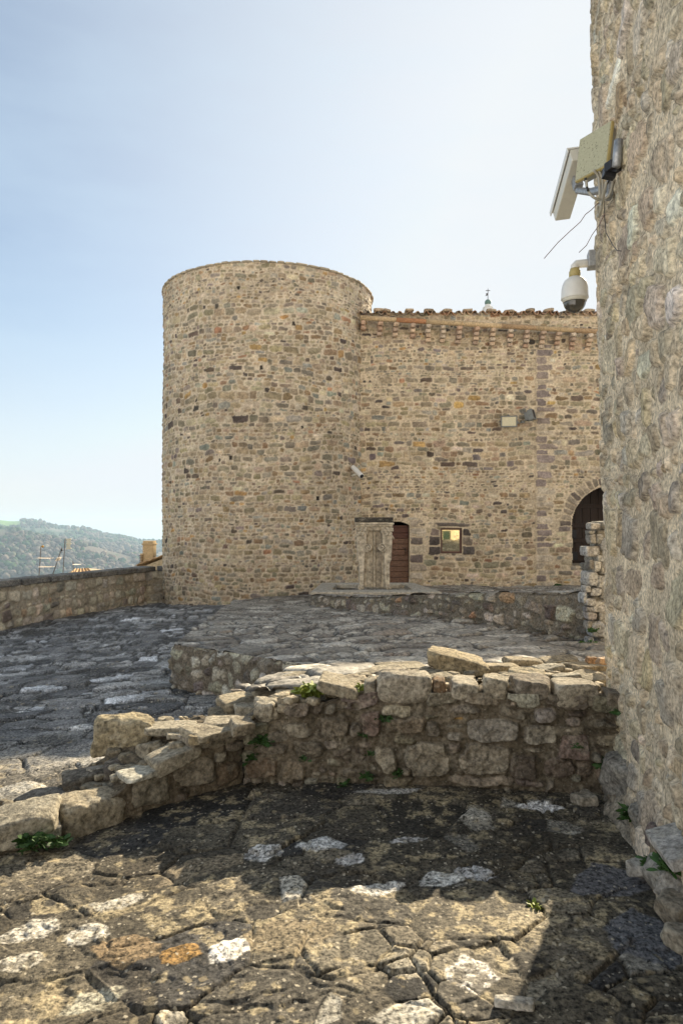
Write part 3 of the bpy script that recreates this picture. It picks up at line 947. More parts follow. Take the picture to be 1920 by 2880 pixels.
    # reveals of the three openings
    def reveal(poly, depth, col):
        nonlocal V3, C
        n = len(poly); a = np.array([(x, WD + .002, z) for x, z in poly]); b = a + np.array((0, depth, 0))
        base = len(V3)
        V3 = np.vstack([V3, a, b]); C = np.vstack([C.reshape(-1, 3), np.tile(col, (2 * n, 1))])
        i = np.arange(n); j = (i + 1) % n
        F.append(np.stack([i, n + i, n + j, j], -1) + base)
    xs = np.linspace(DOOR[0], DOOR[1], 9)
    reveal([(DOOR[0], DOOR[2])] + [(x, float(door_top(x))) for x in xs] + [(DOOR[1], DOOR[2])], .2, (.34, .28, .20))
    reveal([(WIN[0], WIN[2]), (WIN[0], WIN[3]), (WIN[1], WIN[3]), (WIN[1], WIN[2])], .3, (.30, .25, .18))
    arc = [(ARC_X - ARC_R, ARC_B)] + [(ARC_X + ARC_R * math.cos(t), ARC_S + ARC_R * math.sin(t)) for t in np.linspace(math.pi, 0, 25)] + [(ARC_X + ARC_R, ARC_B)]
    reveal(arc, 1.1, (.30, .25, .18))
    npmesh('masonry', V3, F, M_FAR, castle, C.reshape(-1, 3))
build_castle_wall()

M_WOOD = mat_flat('old brown door paint', (.085, .034, .022), .75, var=.45, scale=9, bump=.01, stretch=(1, 1, 6))
M_WOOD2 = mat_flat('worn bare door wood', (.135, .075, .048), .85, var=.75, scale=14, bump=.01, stretch=(1, 1, 5))
M_DARKWOOD = mat_flat('dark gate wood', (.022, .011, .006), .7, var=.5, scale=6, bump=.01, stretch=(5, 1, .6))
M_IRON = mat_flat('black iron', (.02, .02, .022), .5, .6)
def build_openings():
    # small plank door
    mb = MB(); mw = MB(); z = DOOR[2]; i = 0
    while z < DOOR[3] - .12:
        h = .146
        tgt = mw if z < 1.12 else mb
        tgt.box(((DOOR[0] + DOOR[1]) / 2, WD + .13 + .006 * (i % 2), z + h / 2), (DOOR[1] - DOOR[0] - .01, .05, h - .012)); z += h; i += 1
    mb.box(((DOOR[0] + DOOR[1]) / 2, WD + .19, (DOOR[2] + DOOR[3]) / 2), (DOOR[1] - DOOR[0] - .004, .03, DOOR[3] - DOOR[2] + .1))
    mb.box(((DOOR[0] + DOOR[1]) / 2, WD + .13, DOOR[3] - .06), (DOOR[1] - DOOR[0] - .01, .05, .11))
    dr = mb.build('door', M_WOOD, castle, (DOOR[0], WD + .13, DOOR[2]), bevel=.004)
    mw.build('worn_planks', M_WOOD2, dr, (DOOR[0], WD + .13, DOOR[2]), bevel=.004)
    mb = MB(); mb.tube([(DOOR[1] - .09, WD + .10, .78), (DOOR[1] - .09, WD + .06, .80), (DOOR[1] - .09, WD + .06, .92), (DOOR[1] - .09, WD + .10, .94)], .009)
    mb.build('handle', M_IRON, dr, (DOOR[1] - .09, WD + .1, .85), True)
    # window: frame and mirroring pane
    cx, cz = (WIN[0] + WIN[1]) / 2, (WIN[2] + WIN[3]) / 2
    ww, hh = WIN[1] - WIN[0], WIN[3] - WIN[2]
    mb = MB(); t = .05
    for sx in (-1, 1): mb.box((cx + sx * (ww - t) / 2, WD + .06, cz), (t, .07, hh))
    for sz in (-1, 1): mb.box((cx, WD + .06, cz + sz * (hh - t) / 2), (ww - 2 * t, .07, t))
    win = mb.build('window', mat_flat('red brown window frame', (.085, .038, .026), .5, var=.3), castle, (cx, WD + .06, cz), bevel=.006)
    mb = MB(); mb.box((cx, WD + .07, cz), (ww - 2 * t + .01, .012, hh - 2 * t + .01))
    mb.build('pane', mat_flat('coated window glass', (.60, .58, .46), .03, 1.0, var=.05, scale=3), win, (cx, WD + .07, cz))
    # arched gate: planks, cross rail, studs
    mb = MB(); y = WD + 1.0; n = 10
    for i in range(n):
        x0 = ARC_X - ARC_R + 2 * ARC_R * i / n; x1 = ARC_X - ARC_R + 2 * ARC_R * (i + 1) / n
        xm = (x0 + x1) / 2
        top = ARC_S + math.sqrt(max(ARC_R ** 2 - (max(abs(x0 - ARC_X), abs(x1 - ARC_X)) - .05) ** 2, .0)) + .02
        mb.box((xm, y + .004 * (i % 2), (ARC_B + top) / 2), (x1 - x0 - .008, .07, top - ARC_B))
    gate = mb.build('gate_door', M_DARKWOOD, castle, (ARC_X, y, ARC_B), bevel=.006)
    mb = MB()
    for z in (ARC_B + .12, ARC_B + .62, ARC_S + .02, ARC_S + .55): mb.box((ARC_X, y - .05, z), (2 * ARC_R * (.98 if z < ARC_S + .1 else .8), .04, .12))
    mb.build('cross_rail', M_DARKWOOD, gate, (ARC_X, y - .05, 1.2), bevel=.006)
    for px, py in ((1634, 1503), (1637, 1568)):
        mb = MB(); mb.box((wx(px) + .09, y - .085, wz(py)), (.18, .03, .22)); mb.build('lock_plate', M_IRON, gate, (wx(px) + .09, y - .06, wz(py)))
    mb = MB(); mb.tube([(5.98, y - .08, wz(1518)), (6.42, y - .08, wz(1518))], .012); mb.build('bolt', M_IRON, gate, (6.2, y - .08, wz(1518)))
    # the block behind the facade: end walls, rear wall, ceiling of the gate passage
    mb = MB()
    mb.box((9.6, 21, 3.3), (.4, 7.0, 7.4)); mb.box((4.8, 24.3, 3.3), (9.9, .4, 7.4)); mb.box((.65, 21.9, 3.3), (.4, 4.4, 7.4))
    mb.box((ARC_X, WD + 1.25, 1.6), (2.9, .3, 3.0))
    mb.build('rear_walls', mat_stone('plain rubble', color=(.36, .31, .23)), castle, (5, 21, 0))
build_openings()

M_TERRA = mat_stone('terracotta', fine=30, var=.35, bscale=60, bdist=.004)
def mbnp(mb):
    V = np.array([tuple(v) for v in mb.v]); by = {}
    for f in mb.f: by.setdefault(len(f), []).append(f)
    return V, [np.array(f) for f in by.values()]
def build_eave():
    # barrel-tiled roof plane
    u = np.arange(.35, 9.75, .0175); v = np.r_[np.arange(0, 1.2, .03), np.linspace(1.2, 3.4, 30)]
    U, V = np.meshgrid(u, v)
    per = .212
    jx = .018 * noise2(np.floor(U / per), V * 0, 3)
    ph = 2 * np.pi * (U + jx) / per
    wv = np.sin(ph); wv = np.sign(wv) * np.abs(wv) ** .75
    step = np.floor(V / .36 + .25 * _h(np.floor(U / per * 2).astype(np.int64), _Z0, _Z0, 4)); fr = V / .36 - np.floor(V / .36)
    H = .052 * wv + .018 * fr + .014 * noise2(U * 2.5, V * 3, 7)
    ci = _h(np.floor(U / per * 2).astype(np.int64), step.astype(np.int64), _Z0, 8)
    pal = np.array([(.30, .17, .10), (.36, .23, .14), (.25, .16, .11), (.22, .18, .14), (.40, .28, .18)])
    C = pal[np.clip((ci * 5).astype(int), 0, 4)] * (1 + .25 * fbm2(U * 9, V * 9, 9, 3))[..., None]
    Z = 7.035 + .20 * V + H
    Y = WD - .13 - .05 * noise2(np.floor(U / per * 2), V * 0, 10) * (V < .02) + V
    o = npmesh('roof', np.stack([U, Y, Z], -1), [gridfaces(len(v), len(u))], M_TERRA, castle, C)
    so = o.modifiers.new('thick', 'SOLIDIFY'); so.thickness = .018; so.offset = -1
    g = np.random.default_rng(9)
    for px in (1062, 1092, 1148, 1203, 1258, 1316, 1378, 1430, 1488, 1542, 1602, 1657, 1720, 1780):
        a = wx(px + g.uniform(-4, 4))
        R = Rocks().add(rock((a, WD + .02 + g.uniform(0, .1), 7.115 + g.uniform(-.01, .025)), (g.uniform(.2, .29), .34, .075), int(g.integers(1e6)), n=5, rz=g.normal() * .12, ty=g.normal() * .12), np.array((.34, .27, .19)) * g.uniform(.8, 1.2), 5)
        R.build('weight_stone', M_ROCK, castle, (a, WD, 7.1))
    mb = MB(); mb.hexa([(.4, WD + 3.2, 7.6), (9.7, WD + 3.2, 7.6), (9.7, 24.6, 6.9), (.4, 24.6, 6.9)], [(.4, WD + 3.2, 7.75), (9.7, WD + 3.2, 7.75), (9.7, 24.6, 7.0), (.4, 24.6, 7.0)])
    mb.build('rear_roof', mat_flat('old roof tiles', (.28, .19, .13), .9), castle, (5, 22, 7))
    # terracotta gutter, a run of short pipes falling to the right
    def gz(x): return np.interp(x, [wx(1012), wx(1675)], [wz(902), wz(941)])
    g = np.random.default_rng(15); x = wx(1012); Vs = []; Fs = {}; Cs = []; nb = 0
    while x < 9.3:
        ln = g.uniform(.75, 1.0); mb = MB()
        mb.tube([(x, WD - .26, gz(x)), (x + ln * .93, WD - .26, gz(x + ln * .93)), (x + ln * .94, WD - .26, gz(x + ln * .94)), (x + ln * 1.01, WD - .26, gz(x + ln * 1.01))], .064, 14, .060)
        V, F = mbnp(mb)
        c = [(.42, .31, .18), (.40, .20, .10), (.46, .34, .20), (.38, .26, .15)][int(g.choice(4, p=[.45, .25, .2, .1]))]
        Vs.append(V); Cs.append(np.tile(c, (len(V), 1)) * g.uniform(.85, 1.1))
        for f in F: Fs.setdefault(f.shape[1], []).append(f + nb)
        nb += len(V); x += ln
    npmesh('gutter', np.vstack(Vs), [np.vstack(f) for f in Fs.values()], M_TERRA, castle, np.vstack(Cs))
    # brick corbels under it
    for i, px in enumerate((1021, 1067, 1110, 1158, 1202, 1242, 1287, 1335, 1381, 1430, 1475, 1520, 1562, 1604, 1650, 1697, 1742)):
        a = wx(px); zt = float(gz(a)) - .055; n = 2 if i == 0 else (4 if i > 3 else 3)
        Vs = []; Fs = []; Cs = []; nb = 0
        R = Rocks()
        for k in range(n):
            h = .115 if n < 4 else .103
            pr = .31 - .07 * k
            c = [(.38, .26, .18), (.44, .33, .23), (.36, .27, .20), (.46, .38, .29)][int(g.integers(4))]
            R.add(rock((a + g.normal() * .006, WD - pr / 2 + .03, zt - h * (k + .5)), (.14, pr + .06, h * .93), int(g.integers(1e6)), n=4, amp=.05, wob=.05, chip=.97, rz=g.normal() * .05), c, int(g.integers(1e6)))
        R.add(rock((a, WD - .10, zt + .005), (.09, .2, .06), int(g.integers(1e6)), n=4, amp=.1), (.48, .42, .33), 3)
        R.build('corbel', M_TERRA, castle, (a, WD - .1, zt))
build_eave()

# ================================================================== parapet
PAR = Path([(-9.4, 4.42), (-6.72, 13.3), (-5.24, 18.2), (-4.74, 18.5)], 1, .12)
parapet = empty('parapet_wall', (-6.7, 13.3, -.5), 'low rubble parapet with dark stone coping along the drop to the valley', 'wall')
def par_top(Y): return np.interp(Y, [4.4, 13.3, 18.5], [.36, .325, .275])
def build_parapet():
    u = np.linspace(0, PAR.len, 760); v = np.linspace(0, 1, 62)
    U, T = np.meshgrid(u, v)
    pos, nr = PAR.at(U)
    zt = par_top(pos[..., 1]); zb = g_court(pos[..., 0], pos[..., 1]) - .08
    Z = zb + (zt - zb) * T
    ms = Masonry(501, 0, PAR.len, -.9, .5, h=(.10, .22), asp=(.8, 1.7), pal=[(20, (.46, .40, .30)), (18, (.39, .345, .27)), (12, (.32, .29, .235)), (8, (.54, .49, .40)), (4, (.21, .18, .15)), (3, (.38, .28, .18))])
    H, C, k = stonework(ms, U, Z, 510, (.32, .275, .205), gap=.030, relief=.035, bevel=.04, rough=.012, lump=.012, edge=.02, wave=.06, warp=.025)
    p = pos + nr * H[..., None]
    V3 = np.concatenate([p, Z[..., None]], -1)
    back = pos[0] - nr[0] * .42
    bk = np.stack([np.concatenate([back, np.full((len(u), 1), -6.0)], -1), np.concatenate([back, par_top(pos[0, :, 1])[:, None]], -1)])
    F = [gridfaces(len(v), len(u)), gridfaces(2, len(u), flip=True) + V3.reshape(-1, 3).shape[0]]
    npmesh('masonry', np.vstack([V3.reshape(-1, 3), bk.reshape(-1, 3)]), F, M_FAR, parapet, np.vstack([C.reshape(-1, 3), np.tile((.3, .26, .2), (2 * len(u), 1))]))
    R = Rocks(); g = np.random.default_rng(21); s = 0.0
    while s < PAR.len - .1:
        ln = min(g.uniform(.55, 1.1), PAR.len - s)
        q, nn = PAR.at(np.array([s + ln / 2]))
        k = np.searchsorted(PAR.s, s + ln / 2) - 1
        ang = math.atan2(PAR.t[k][1], PAR.t[k][0])
        z = float(par_top(q[0, 1])) + .065
        c = q[0] - nn[0] * .17
        R.add(rock((c[0], c[1], z), (ln * .99, .50, .14), int(g.integers(1e6)), rz=ang, n=8, amp=.05, wob=.03, chip=.98, sharp=18), np.array((.165, .158, .145)) * g.uniform(.8, 1.35), int(g.integers(1e6)))
        s += ln
    R.build('coping', M_ROCK, parapet)
build_parapet()

# ================================================================== retaining walls of terrace and platform
def face_wall(name, label, path, zb, zt, nu, nv, seed, pal, mortar, relief, gap, h, asp, top=None, warp=.03):
    u = np.linspace(0, path.len, nu); v = np.linspace(0, 1, nv)
    U, T = np.meshgrid(u, v)
    pos, nr = path.at(U)
    Z0 = zb(pos[..., 0], pos[..., 1]) - .1; Z1 = zt(pos[..., 0], pos[..., 1]) + .012
    Z = Z0 + (Z1 - Z0) * T
    ms = Masonry(seed, 0, path.len, -.9, 1.0, h=h, asp=asp, pal=pal)
    H, C, k = stonework(ms, U, Z, seed + 9, mortar, gap=gap, relief=relief, bevel=.025, rough=.024, lump=.018, edge=.02, wave=.09, warp=warp)
    H = H + .02 * fbm2(U * 1.5, Z * 1.5, seed + 30, 3)
    top_r = sst(1.0, .9, T)
    p = pos + nr * (H * top_r - .02 * (1 - top_r))[..., None]
    V3 = np.concatenate([p, Z[..., None]], -1)
    c = path.p.mean(0)
    o = npmesh(name, V3, [gridfaces(nv, nu)], M_NEAR, None, C, True, (c[0], c[1], 0))
    return tag(o, label, 'wall')

face_wall('terrace_wall', 'low rubble retaining wall along the left corner of the raised terrace', Path([(-2.36, 14.8), (-1.8, 7.2), (-1.22, 6.7), (-.28, 5.5), (.05, 5.15)], 1, .08),
          g_court, g_terr, 900, 60, 601, [(16, (.25, .225, .18)), (14, (.32, .29, .24)), (8, (.19, .17, .14)), (6, (.40, .38, .33)), (4, (.14, .125, .11))], (.135, .115, .088), .03, .034, (.09, .20), (.8, 1.8))
face_wall('platform_wall', 'rough retaining wall below the fountain, dark mortar between uneven stones', Path([(-.45, 15.2), (-.6, 13), (1.83, 8.4), (2.54, 7.0), (3.5, 6.9)], 1, .08),
          g_terr, g_plat, 800, 70, 651, [(16, (.26, .235, .19)), (12, (.34, .31, .25)), (8, (.20, .18, .15)), (5, (.42, .38, .31)), (5, (.15, .125, .105)), (2, (.32, .22, .14))], (.155, .135, .105), .035, .04, (.08, .22), (.9, 2.2))

# ================================================================== near stone tower at the right edge
CX, CD = 1.70, 4.42
AZW = math.radians(12.6)
TD = np.array((-math.sin(AZW), -math.cos(AZW)))        # along the left face, towards and past the camera
TN = np.array((-math.cos(AZW), math.sin(AZW)))         # outward normal of the left face
stone_tower = empty('stone_tower', (CX + 1.5, CD - 2.5, 0), 'rough mortared stone tower filling the right side, rising out of the picture', 'tower')
def lean(z): return -.025 * (z - 1.6)
def wall_x(d, z): return CX - math.tan(AZW) * (CD - d) + lean(z)
def build_stone_tower():
    LF, LR = 6.6, 5.6
    rc = .07
    u = np.r_[np.arange(-LF, -3.1, .05), np.arange(-3.1, .35, .0085), np.arange(.35, LR, .035)]
    v = np.r_[np.arange(-.25, 5.6, .0105), np.arange(5.6, 12.5, .06)]
    U, V = np.meshgrid(u, v)
    g = np.random.default_rng(88)
    ex = []
    for px, py, wd, h, c in ((1820, 1370, .17, .15, (.13, .115, .125)), (1835, 1790, .2, .26, (.36, .275, .225)), (1790, 1745, .24, .16, (.30, .285, .265)), (1815, 1540, .14, .2, (.20, .155, .15)),
                             (1850, 1615, .14, .12, (.33, .25, .22)), (1875, 1690, .10, .26, (.62, .58, .52)), (1785, 1700, .13, .15, (.34, .35, .32)), (1865, 1800, .2, .16, (.26, .215, .21)),
                             (1725, 1640, .2, .2, (.46, .385, .25)), (1900, 1540, .09, .18, (.60, .57, .52)), (1808, 1010, .16, .12, (.17, .13, .16)), (1770, 2190, .2, .2, (.24, .235, .235)), (1865, 1985, .22, .2, (.30, .29, .275))):
        d = (CX - math.tan(AZW) * CD) / ((px - 960) / FPX - math.tan(AZW))
        if d < 0 or d > CD: continue
        ex.append((-(CD - d) / math.cos(AZW), CZ - (py - HY) / FPX * d, wd, h, g.normal() * .15, 4.5, tuple(.6 * np.array(c) + .4 * np.array((.42, .36, .265)))))
    # corner blocks
    z = -.2
    i = 0
    while z < 12.4:
        h = g.uniform(.16, .34); wd = g.uniform(.24, .34)
        ex.append((0.02, z + h / 2, wd, h * .93, 0, 4.5, [(.48, .425, .335), (.42, .365, .27), (.53, .48, .40), (.38, .33, .26)][g.integers(4)])); z += h
    ms = Masonry(701, u[0], u[-1], v[0], v[-1], h=(.10, .25), asp=(.7, 1.8), pal=PAL_RIGHT, expl=ex, small=.3)
    ms.col = ms.col * .72 + .28 * np.array((.45, .38, .275))
    H, C, k = stonework(ms, U, V, 710, (.61, .515, .375), gap=.036, relief=.019, bevel=.006, rough=.004, lump=.005, edge=.006, warp=.022, wave=.07, tilt=.008, mvar=.2, gapn=1.2)
    H = H * (1 - .55 * sst(.25, .08, np.abs(U)))
    H = H + .008 * fbm2(U * 1.3, V * 1.3, 720, 3) + .003 * fbm2(U * 30, V * 30, 722, 3, .6) - .010 * sst(.012, .0, np.abs(stonework.e - .018))
    H = H + k * .004 * fbm2(U * 7, V * 6, 723, 4) - .008 * sst(.35, .7, fbm2(U * 4, V * 4, 724, 4))
    # position along the two faces with a rounded corner
    RD = np.array((math.cos(AZW), -math.sin(AZW))); RN = np.array((math.sin(AZW), math.cos(AZW)))
    Cc = np.array((CX, CD))
    L_ = U < -rc; R_ = U > rc
    a = np.clip((U + rc) / (2 * rc), 0, 1) * math.pi / 2
    cen = Cc + TD * rc + RD * rc
    nx = TN[0] * np.cos(a) + RN[0] * np.sin(a); ny = TN[1] * np.cos(a) + RN[1] * np.sin(a)
    X = np.where(L_, Cc[0] - TD[0] * U, np.where(R_, Cc[0] + RD[0] * U, cen[0] + nx * rc))
    Y = np.where(L_, Cc[1] - TD[1] * U, np.where(R_, Cc[1] + RD[1] * U, cen[1] + ny * rc))
    X = X + nx * H + lean(V); Y = Y + ny * H
    # foot of the wall spreads a little
    foot = .05 * sst(.45, -.1, V)
    X = X + nx * foot; Y = Y + ny * foot
    npmesh('masonry', np.stack([X, Y, V], -1), [gridfaces(len(v), len(u))], M_NEAR, stone_tower, C)
    far = Cc + RD * LR; near = Cc + TD * LF; opp = far + TD * LF
    mb = MB()
    b = [(*near, -.3), (*far, -.3)]
    mb.add([(*far, -.3), (*opp, -.3), (*near, -.3), (*far, 12.4), (*opp, 12.4), (*near, 12.4), (*Cc, 12.4)], [(0, 1, 4, 3), (1, 2, 5, 4), (3, 4, 5, 6)])
    mb.build('rear_walls', mat_stone('plain tower stone', color=(.42, .36, .27)), stone_tower)
    # window in the sunny rear face (the castle window mirrors it)
    s = 3.25; c = Cc + RD * s; z = .85
    Rm = Matrix(((RD[0], RN[0], 0), (RD[1], RN[1], 0), (0, 0, 1)))
    mb = MB(); 
    for dx, dz, w_, h_ in ((-.28, 0, .16, .95), (.28, 0, .16, .95), (0, .46, .74, .17), (0, -.46, .8, .12)):
        mb.box((c[0] + RD[0] * dx + RN[0] * .03, c[1] + RD[1] * dx + RN[1] * .03, z + dz), (w_, .14, h_), Rm)
    wn = mb.build('window', mat_stone('pale dressed stone', color=(.55, .47, .33)), stone_tower, (c[0], c[1], z), bevel=.01)
    mb = MB(); mb.box((c[0] + RN[0] * .045, c[1] + RN[1] * .045, z), (.46, .03, .86), Rm)
    mb.build('pane', mat_flat('dark green window', (.03, .05, .035), .25), wn, (c[0], c[1], z))
build_stone_tower()

# ================================================================== masonry drawn from single stones
def ray_plane(px, py, A, B):
    rx, rz = (px - 960) / FPX, -(py - HY) / FPX
    n = np.array((-(B[1] - A[1]), B[0] - A[0]))
    d = (n @ np.array(A)) / (n @ np.array((rx, 1.0)))
    return np.array((rx * d, d, CZ + rz * d)), d

def wall_stones(R, lst, ox, oy, sc, A, B, depth, proud, seed, pal, inward, extra=0):
    g = np.random.default_rng(seed)
    ang = math.atan2(B[1] - A[1], B[0] - A[0])
    cosf = abs(math.cos(ang))
    pc = np.array([p[1] for p in pal]); pw = np.array([p[0] for p in pal], float); pw /= pw.sum()
    for it in lst:
        cx, cy, w_, h_ = it[:4]
        c, d = ray_plane(ox + cx * sc, oy + cy * sc, A, B)
        # width seen obliquely
        q0, _ = ray_plane(ox + (cx - w_ / 2) * sc, oy + cy * sc, A, B); q1, _ = ray_plane(ox + (cx + w_ / 2) * sc, oy + cy * sc, A, B)
        wm = float(np.hypot(*(q1 - q0)[:2])); hm = h_ * sc / FPX * d
        dep = min(depth, max(wm, hm) * 1.1 + .05)
        pr = proud * g.uniform(.6, 1.5) if min(wm, hm) > .05 else proud * .5
        pos = c.copy(); pos[:2] += np.array(inward) * (dep / 2 - pr)
        col = np.array(it[4]) if len(it) > 4 and it[4] is not None else pc[g.choice(len(pc), p=pw)] * g.uniform(.82, 1.2)
        R.add(rock(pos, (wm * 1.04, dep, hm * 1.06), int(g.integers(1e6)), rz=ang + g.normal() * .03, ty=g.normal() * .035, n=10 if wm > .12 else 6,
                   sharp=10, chip=.86, amp=.07, wob=.07), col, int(g.integers(1e6)))

def core(path, front_top, depth, drop, nu, nf, nt, seed, col, inward_sign=-1, base=-.08, amp=.02, ncol=.25, sink=.012):
    """mortar and rubble filling: rough front face and rough, pebbly top"""
    u = np.linspace(0, path.len, nu)
    pos, nr = path.at(u)
    ft = front_top(u)
    t1 = np.linspace(0, 1, nf); t2 = np.linspace(0, 1, nt)[1:]
    rows = []
    for t in t1:
        z = base + (ft - base) * t
        off = amp * fbm2(u * 6, z * 6, seed, 4) + .5 * amp * fbm2(u * 19, z * 19, seed + 1, 3)
        p = pos + nr * (off - sink)[:, None]
        rows.append(np.c_[p, z])
    for t in t2:
        b = t * depth
        z = ft - drop * t + .03 * fbm2(u * 5, b * 5 + 0 * u, seed + 2, 4) + .016 * fbm2(u * 17, b * 17 + 0 * u, seed + 3, 3) - .01
        z = z + .02 * np.round(2 * fbm2(u * 3.3, b * 4.2 + 0 * u, seed + 6, 3)) / 2
        p = pos - nr * b
        rows.append(np.c_[p, z])
    V = np.array(rows)
    n1 = fbm2(V[..., 0] * 7 + V[..., 2] * 7, V[..., 1] * 7 + V[..., 2] * 3, seed + 4, 5); n2 = fbm2(V[..., 0] * 24 + V[..., 2] * 24, V[..., 1] * 24, seed + 5, 3)
    C = np.array(col) * (1 + ncol * n1 + ncol * .9 * n2)[..., None]
    return V.reshape(-1, 3), gridfaces(len(rows), nu), C.reshape(-1, 3)

def face_of_wall(R, pth, ex, ft, nu, seed, mortar=(.150, .124, .088), pal=PAL_LOW, step=.0052):
    u = np.arange(0, pth.len + step, step); v = np.arange(-.08, .72, step)
    U, V = np.meshgrid(u, v)
    ms = Masonry(seed, 0, pth.len, -.1, .7, h=(.05, .10), asp=(.8, 2.0), pal=pal, expl=ex)
    H, C, k = stonework(ms, U, V, seed + 1, mortar, gap=.013, relief=.032, bevel=.008, rough=.009, lump=.010, edge=.005, warp=.013, wave=.03, tilt=.010, mvar=.35, gapn=1.0)
    led = fbm2(U * 9, V * 12, seed + 5, 4) * 2.2
    H = H + k * .007 * (np.floor(led) + sst(0, .2, led - np.floor(led))) + .014 * fbm2(U * 3, V * 3, seed + 6, 3) + .005 * fbm2(U * 34, V * 34, seed + 7, 3) - .006
    m = fbm2(U * 14, V * 14, seed + 8, 4, .6)
    pl = sst(.15, .5, m); dk = sst(.2, .55, fbm2(U * 9 + 5, V * 9, seed + 9, 4, .6))
    C = C + (np.array((.40, .36, .28)) - C) * (.30 * pl)[..., None]
    C = C + (np.array((.075, .062, .046)) - C) * (.3 * dk)[..., None]
    pos, nr = pth.at(np.clip(U, 0, pth.len))
    Z = np.minimum(V, ft(U) + .01)
    p = pos + nr * H[..., None]
    # only up to the top of the filling
    vm = V[:-1, :-1] < ft(U[:-1, :-1])
    R.raw(np.concatenate([p, Z[..., None]], -1).reshape(-1, 3), gridfaces(len(v), len(u), vm), C.reshape(-1, 3))

WA, WB = (-.60, 4.17), (1.76, 3.95)          # foot of the front face of the low wall
QA, QB = (-.60, 4.17), (-1.64, 3.20)         # foot of the arm that comes towards the camera
def build_low_wall():
    root = empty('ruined_wall', (.55, 4.3, 0), 'knee-high ruined wall of big uneven blocks crossing in front of the terrace', 'wall')
    ang = math.atan2(WB[1] - WA[1], WB[0] - WA[0]); inward = (-math.sin(ang), math.cos(ang))
    pth = Path([(-1.0, 4.21), WA, WB], 1, .02)
    pth = Path([WA, WB], 1)
    R = Rocks()
    ft = lambda u: np.interp(u, [0, .15, .3, .5, .62, .8, 1.2, 1.7, 2.15, 2.4], [.40, .45, .50, .50, .54, .58, .585, .59, .58, .54])
    R.raw(*core(pth, ft, .82, .06, 330, 70, 90, 801, (.235, .20, .15), sink=.06))
    c1 = [(165, 500, 150, 150), (420, 440, 250, 170), (575, 460, 130, 120), (970, 325, 95, 135), (1240, 320, 400, 235, (.36, .315, .245)), (1500, 315, 100, 140),
          (660, 490, 130, 110), (430, 640, 250, 125, (.34, .30, .23)), (700, 600, 230, 170), (865, 630, 100, 105), (975, 575, 190, 205, (.205, .15, .12)), (1170, 490, 200, 100, (.35, .31, .23)),
          (1240, 590, 310, 145, (.26, .21, .15)), (1455, 632, 115, 140, (.21, .18, .14)), (490, 775, 260, 105), (245, 775, 230, 85, (.20, .17, .13)), (700, 740, 140, 75), (820, 822, 260, 140),
          (930, 757, 130, 48), (1225, 722, 200, 72), (1085, 852, 165, 195, (.33, .29, .22)), (1410, 862, 330, 235, (.36, .315, .24)), (160, 920, 250, 165, (.17, .125, .085)), (390, 935, 190, 165, (.19, .155, .11)),
          (700, 872, 150, 85), (835, 962, 180, 78), (560, 972, 80, 52), (690, 977, 70, 42), (1000, 915, 110, 78), (1000, 972, 100, 38), (1015, 1032, 60, 58), (1195, 1022, 245, 92), (520, 908, 70, 38), (1250, 952, 90, 78),
          (620, 925, 90, 55), (650, 1015, 120, 68), (870, 1035, 130, 48), (600, 697, 85, 30, (.30, .17, .11)), (735, 427, 50, 40, (.36, .27, .20)), (785, 432, 45, 42, (.36, .25, .18)), (1020, 462, 90, 34, (.33, .18, .10)),
          (1040, 706, 90, 28, (.31, .18, .12)), (1020, 742, 60, 28, (.31, .18, .12)), (1115, 752, 80, 38), (820, 732, 70, 22, (.40, .36, .29)), (540, 605, 70, 40), (1310, 690, 120, 40), (860, 440, 60, 50), (760, 690, 60, 50)]
    c2 = [(290, 332, 225, 130, (.40, .35, .27)), (522, 312, 182, 150), (805, 338, 300, 180), (1145, 362, 330, 170, (.37, .325, .25)), (1430, 415, 150, 160), (270, 462, 400, 84), (650, 492, 215, 112, (.145, .12, .085)),
          (885, 508, 185, 122, (.37, .33, .30)), (1112, 502, 220, 58), (245, 542, 120, 30, (.36, .22, .07)), (200, 602, 190, 38, (.40, .37, .30)), (85, 527, 150, 38), (215, 692, 130, 82), (500, 637, 395, 182, (.36, .325, .27)),
          (858, 667, 300, 148, (.36, .325, .26)), (1130, 762, 232, 172, (.19, .14, .115)), (1392, 582, 272, 90), (1422, 722, 285, 92), (440, 857, 385, 222, (.27, .235, .18)), (822, 797, 225, 50, (.34, .30, .23)), (742, 917, 190, 172),
          (1080, 622, 110, 70), (1122, 987, 110, 48), (1000, 922, 200, 150), (1400, 822, 165, 92), (400, 1022, 500, 72), (800, 1042, 250, 64), (1205, 932, 160, 140), (645, 420, 80, 60), (1290, 850, 120, 90), (1000, 580, 90, 50)]
    top1 = [q for q in c1 if q[1] - q[3] / 2 < 330 or q is c1[0]]; top2 = [q for q in c2 if q[1] < 420 and q[1] - q[3] / 2 < 350]
    ex = []
    for lst, ox, skip in ((c1, 680, top1), (c2, 1200, top2)):
        for q in lst:
            if q in skip: continue
            p0, d0 = ray_plane(ox + (q[0] - q[2] / 2) * .37, 1820 + q[1] * .37, WA, WB); p1, d1 = ray_plane(ox + (q[0] + q[2] / 2) * .37, 1820 + q[1] * .37, WA, WB)
            u0 = np.hypot(p0[0] - WA[0], p0[1] - WA[1]) * (1 if p0[0] > WA[0] else -1); u1 = np.hypot(p1[0] - WA[0], p1[1] - WA[1])
            ex.append(((u0 + u1) / 2, (p0[2] + p1[2]) / 2, (u1 - u0) * 1.06, q[3] * .37 / FPX * d0 * 1.08, 0, (2.3 if ox == 680 else 3.4) + (len(ex) * 37 % 20) / 8, q[4] if len(q) > 4 else None))
    ex = [e[:6] + (tuple(np.array(e[6]) * 1.12) if e[6] is not None else None,) for e in ex]
    face_of_wall(R, pth, ex, ft, 900, 813)
